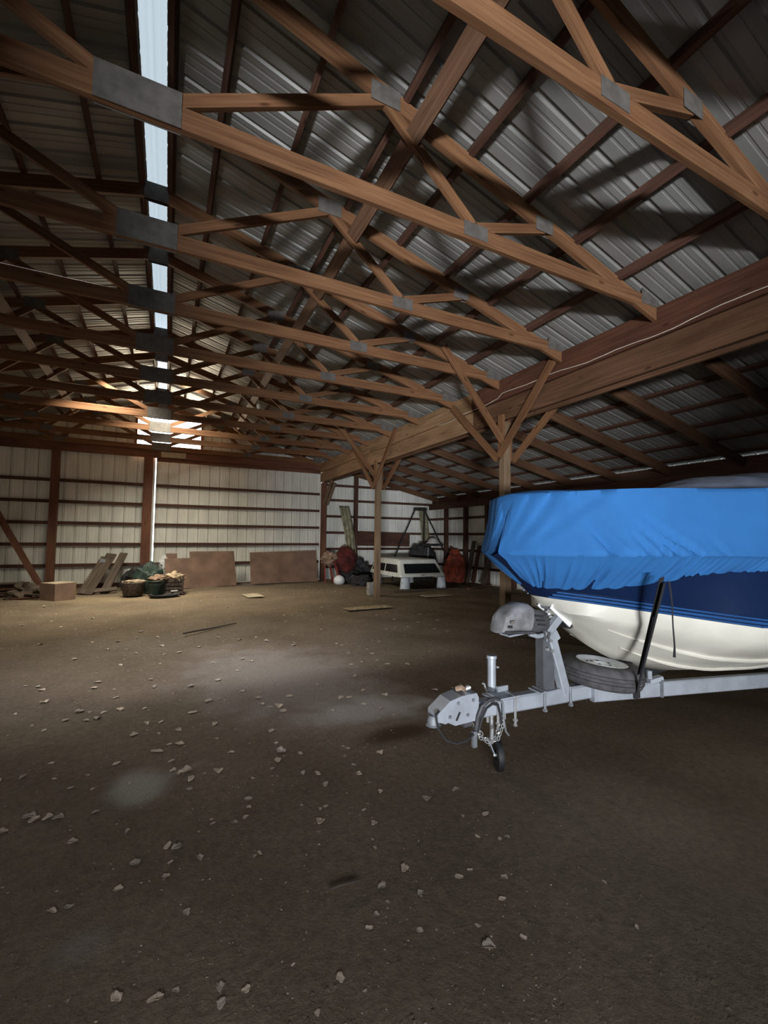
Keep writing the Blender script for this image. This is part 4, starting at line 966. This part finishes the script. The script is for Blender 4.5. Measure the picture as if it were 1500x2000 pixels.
jg = empty('white_jug', (5.1, 13.55, 0), 'round white plastic jug on the ground in front of the red machine', 'jug')
MB().lathe((5.1, 13.55, 0), [(0.0, 0.0), (0.12, 0.005), (0.175, 0.06), (0.185, 0.14), (0.16, 0.22), (0.10, 0.27), (0.05, 0.285), (0.04, 0.30)], 22).build('body', M_white, jg, smooth=True)
MB().lathe((5.1, 13.55, 0), [(0.045, 0.29), (0.045, 0.32), (0.0, 0.325)], 12).build('cap', M_red, jg, smooth=True)
lump('dark_junk_heap', (6.15, 14.45, 0.22), (0.52, 0.40, 0.50), M_heap, 'dark heap of grimy machine parts right of the red machine', 'machinery', 35, flat=0.0, amp=0.3)
lump('dark_junk_heap', (5.66, 13.1, 0.10), (0.32, 0.26, 0.20), M_heap, 'low dark heap on the ground left of the truck topper', 'machinery', 36, flat=0.0, amp=0.3)
# hanging carpet strips
def strip(name, p0, p1, w0, w1, label, m_=M_carpet):
    a = Vector(p0); b = Vector(p1); mb = MB()
    def fn(i, j):
        t = i/16; u = j/12-0.5; p = a.lerp(b, t); w_ = w0+(w1-w0)*t
        return p+Vector((u*w_, -0.03*math.cos(u*18+t*2)*0.6-0.10*math.sin(PI*t), 0))
    mb.grid(fn, 17, 13); return tag(solid(mb.build(name, m_, smooth=True), 0.012), label, 'carpet')
strip('carpet_strip', (5.88, 15.23, 2.70), (6.05, 14.8, 0.85), 0.40, 0.36, 'long olive tan carpet strip hanging down the far wall beside the slim dark post')
strip('carpet_strip', (9.28, 15.245, 2.78), (9.25, 14.9, 0.9), 0.38, 0.38, 'shorter olive tan carpet strip hanging near the far right corner')
tag(MB().beam((6.45, 15.232, 1.50), (8.7, 15.232, 1.46), 0.03, 0.55).build('wide_board', W_dark), 'wide dark board fixed across the rails on the far wall behind the topper', 'board')
# dark machine with A-frame poles and white cap
mc = empty('old_machine', (8.55, 13.7, 0), 'tall dark machine under an A-frame in the far right corner', 'machinery')
lump('body', (8.45, 13.85, 0.62), (0.55, 0.40, 0.70), M_heap, '', '', 41, parent=mc, amp=0.15, flat=0.0)
MB().beam((8.25, 13.6, 1.30), (9.1, 13.6, 1.30), 0.35, 0.10, bev=0.02).build('table', M_heap, mc)
for a, b in (((7.35, 13.9, 0.9), (8.35, 14.2, 2.62)), ((9.6, 13.9, 0.8), (8.75, 14.2, 2.62)), ((7.35, 13.9, 0.9), (7.2, 13.8, 0.0)), ((9.6, 13.9, 0.8), (9.65, 13.8, 0.0)), ((8.75, 14.2, 2.62), (8.75, 14.25, 0.0))):
    MB().beam(a, b, 0.04, 0.04, up=(0, 1, 0)).build('frame_pole', M_heap, mc)
MB().cyl((8.35, 13.35, 0.2), (8.42, 13.38, 1.2), 0.03, 8).build('shaft', M_galvd, mc)
MB().beam((8.3, 14.2, 2.62), (8.85, 14.2, 2.62), 0.08, 0.1).build('head', M_heap, mc)
tag(MB().lathe((8.68, 13.48, 1.35), [(0.0, 0.20), (0.09, 0.185), (0.16, 0.13), (0.19, 0.06), (0.25, 0.02), (0.25, 0.0), (0.0, 0.0)], 24).build('hard_hat', M_porc, smooth=True), 'white rounded hard hat resting on the dark machine', 'hat')
lump('red_cover', (9.14, 12.75, 0.52), (0.36, 0.38, 0.58), M_redcl, 'rusty red cloth-draped heap at the right wall behind the topper', 'heap', 44, flat=0.0, amp=0.2)
bl = ['tallest board leaning on the right wall of the side bay', 'middle dark board leaning on the right wall', 'short pale board leaning at the right end of the group on the right wall']
for k, (y, h_, w_, m_) in enumerate(((12.35, 1.45, 0.16, W_grey), (12.05, 1.30, 0.14, W_dark), (11.55, 0.85, 0.20, W_grey))):
    tag(MB().beam((9.38, y, 0.0), (9.70, y+0.05, h_), 0.05, w_, up=(0, 1, 0)).build('leaning_board', m_), bl[k], 'board')
tag(MB().beam((8.3, 10.9, 0.02), (9.6, 11.4, 0.03), 0.09, 0.03).build('board', W_red), 'thin board on the ground near the right wall', 'board')

# ================================================================ THINGS ON THE DIRT
def flat_sheet(c, sx, sy, rz, label, m_=M_ply):
    tag(MB().box((c[0], c[1], 0.012), (sx, sy, 0.012), rz=rz).build('plywood_scrap', m_), label, 'plywood scrap')
flat_sheet((2.05, 11.75), 0.42, 0.65, 0.1, 'pale plywood scrap on the dirt in front of the big brown panels')
flat_sheet((4.02, 8.85), 1.05, 0.30, 0.03, 'long pale half-buried plywood scrap on the dirt left of the nearer post', M_straw)
flat_sheet((6.55, 10.0), 0.80, 0.35, 0.05, 'pale plywood scrap on the dirt in front of the truck topper')
pts = [(0.28, 7.62, 0.02), (0.5, 7.72, 0.028), (0.72, 7.86, 0.02), (0.9, 7.93, 0.03), (1.15, 8.15, 0.02)]
tag(MB().tube(pts, [0.014, 0.016, 0.015, 0.012, 0.008], 7).build('stick', W_grey, smooth=True), 'long thin crooked stick lying on the dirt in the middle of the barn', 'stick')
tag(MB().tube([(0.70, 1.91, 0.012), (0.76, 1.905, 0.014), (0.84, 1.90, 0.010)], [0.006, 0.009, 0.005], 6).build('stick', W_grey, smooth=True), 'short pale twig on the dirt in the foreground', 'stick')

# dry leaves and crumpled bits, one object each
def leaf_mesh(seed, kind):
    rnd = random.Random(seed); mb = MB(); L = 1.0; N = 7; Wd = rnd.uniform(0.28, 0.5); cu = rnd.uniform(0.15, 0.5); cu2 = rnd.uniform(-0.6, 0.6)
    jag = [rnd.uniform(0.75, 1.2) for _ in range(N)]
    def fn(i, j):
        t = i/(N-1); w_ = Wd*math.sin(PI*min(1, t*0.93+0.05))**0.7*jag[i]; u = (j-2)/2
        return ((t-0.5)*L, u*w_+0.08*math.sin(t*5+seed), 0.06+cu*abs(u)**1.5*w_*1.6+0.22*abs(cu2)*(t-0.5)**2*4*(1 if cu2 > 0 else 0.4)+0.05*math.sin(7*t+3*u+seed))
    mb.grid(fn, N, 5)
    o = mb.build('dry_leaf', M_leaf if kind else M_leaf2, smooth=True); solid(o, 0.03); return o
leaf_protos = [leaf_mesh(100+k, k % 3) for k in range(8)]
used = set()
def put_leaf(k, x, y, sz, rz):
    p = leaf_protos[k]
    if k not in used: used.add(k); o = p
    else: o = p.copy(); C.objects.link(o)
    gz = 0.012*math.sin(x*1.7+math.sin(y*1.3))+0.010*math.sin(y*2.3+x*0.8)+0.006*math.sin(x*5.1+y*3.7)-0.012
    o.location = (x, y, gz); o.scale = (sz, sz*random.uniform(.7, 1.1), sz*random.uniform(.5, .9)); o.rotation_euler = (random.uniform(-.12, .12), random.uniform(-.12, .12), rz)
    near = y < 3.6
    if near: tag(o, 'dry curled leaf lying on the dark dirt of the foreground', 'leaf', 'dry leaves in the foreground')
    else: tag(o, 'dry curled leaf lying on the dirt in the middle of the barn floor', 'leaf', 'dry leaves farther back')
seen = [(0.28, 3.18), (0.18, 3.05), (0.09, 3.32), (0.55, 2.97), (0.49, 2.77), (0.48, 2.69), (0.45, 2.61), (0.39, 2.6), (0.06, 2.56), (0.1, 2.53), (0.07, 2.43), (0.05, 2.34), (-0.08, 2.5), (-0.14, 2.35), (-0.38, 2.8), (-0.78, 3.65), (0.02, 1.75), (-0.1, 1.82), (0.22, 1.69), (0.3, 1.64), (0.22, 1.63), (0.5, 1.46), (1.18, 1.42), (1.07, 1.75), (1.0, 2.08), (0.81, 2.38), (1.07, 2.24), (1.43, 2.92), (1.23, 3.13), (1.19, 2.99), (1.2, 2.85), (1.19, 2.73), (1.23, 2.49), (0.95, 2.7), (0.86, 2.89), (0.94, 2.84), (1.68, 2.33), (1.46, 2.32), (1.56, 2.1), (1.53, 1.93), (1.7, 2.07), (1.07, 1.9), (0.93, 1.86), (1.28, 1.75), (1.35, 1.76), (-0.1, 4.26), (-0.72, 4.62), (0.14, 3.71), (-0.01, 3.65), (0.99, 3.99), (0.85, 4.24), (0.73, 4.66), (0.41, 4.55), (-0.06, 5.2), (-0.44, 6.14), (0.91, 5.81), (0.99, 5.66), (0.56, 5.8), (0.2, 6.48), (-0.68, 7.18), (0.55, 5.11), (1.96, 4.64), (2.57, 5.68), (2.52, 4.94), (1.59, 4.11), (1.14, 4.34), (0.26, 4.35), (-0.48, 4.55), (-0.45, 4.68), (-0.56, 4.54), (0.13, 2.08), (-0.32, 2.34), (-0.38, 2.35), (-0.36, 3.32), (0.2, 2.4), (1.38, 1.57), (1.68, 1.87), (0.79, 1.69), (0.61, 1.54), (1.74, 6.48), (2.78, 9.19), (1.39, 6.75)]
for x, y in seen: put_leaf(random.randrange(8), x, y, random.uniform(0.028, 0.055) if y < 3.5 else random.uniform(0.045, 0.085), random.uniform(0, 6.3))
n = 0
while n < 205:
    y = 3.0+random.random()**1.3*10; x = random.uniform(-0.35*y-0.2, 0.75*y)
    if x < -4.5 or x > 4.7 or (1.4 < x and y < 3.4): continue
    put_leaf(random.randrange(8), x, y, random.uniform(0.03, 0.075), random.uniform(0, 6.3)); n += 1
n = 0
while n < 26:
    y = random.uniform(1.2, 3.0); x = random.uniform(-0.3, 2.6)
    if y > 1.9 and x > 1.6 : continue
    put_leaf(random.randrange(8), x, y, random.uniform(0.015, 0.035), random.uniform(0, 6.3)); n += 1
# fine litter: chips, straw, crumbs nobody could count
mb = MB(); rnd = random.Random(5)
for k in range(5500):
    y = 1.0+rnd.random()**1.25*13.0; x = rnd.uniform(-0.36*y-0.3, min(9.3, 0.95*y+0.4))
    r = rnd.uniform(0.002, 0.009)*(0.5+0.17*y); a = rnd.uniform(0, PI); gz = 0.012*math.sin(x*1.7+math.sin(y*1.3))+0.010*math.sin(y*2.3+x*0.8)+0.006*math.sin(x*5.1+y*3.7)-0.012
    b0 = len(mb.v); el = rnd.uniform(0.25, 0.9)
    for t in (0, 1.4, 2.9, 4.4): mb.v.append((x+r*math.cos(a)*math.cos(t)-r*el*math.sin(a)*math.sin(t), y+r*math.sin(a)*math.cos(t)+r*el*math.cos(a)*math.sin(t), gz+0.001+rnd.uniform(0, .3)*r))
    mb.v.append((x, y, gz+r*0.55))
    for q in range(4): mb.face((b0+q, b0+(q+1) % 4, b0+4), mi=0 if k % 5 else 1)
lt = mb.build('floor_litter', [M_leaf2, M_ply]); tag(lt, 'scattered wood chips, straw and crumbs over the dirt floor', 'litter'); lt['kind'] = 'stuff'
# small clods in the dirt
mb = MB()
for k in range(3000):
    y = 0.8+rnd.random()**1.4*7.0; x = rnd.uniform(-0.4*y-0.3, 1.5*y+0.5); r = rnd.uniform(0.003, 0.012); gz = 0.012*math.sin(x*1.7+math.sin(y*1.3))+0.010*math.sin(y*2.3+x*0.8)+0.006*math.sin(x*5.1+y*3.7)-0.012
    b0 = len(mb.v); ph = rnd.random()
    for t in range(5): mb.v.append((x+r*math.cos(t*1.257+ph)*rnd.uniform(.7, 1.2), y+r*math.sin(t*1.257+ph)*rnd.uniform(.7, 1.2), gz-0.001))
    mb.v.append((x+r*.2, y, gz+r*0.6))
    for q in range(5): mb.face((b0+q, b0+(q+1) % 5, b0+5))
cl = mb.build('dirt_clods', M_floor); tag(cl, 'small clods of dirt lying all over the foreground floor', 'dirt'); cl['kind'] = 'stuff'
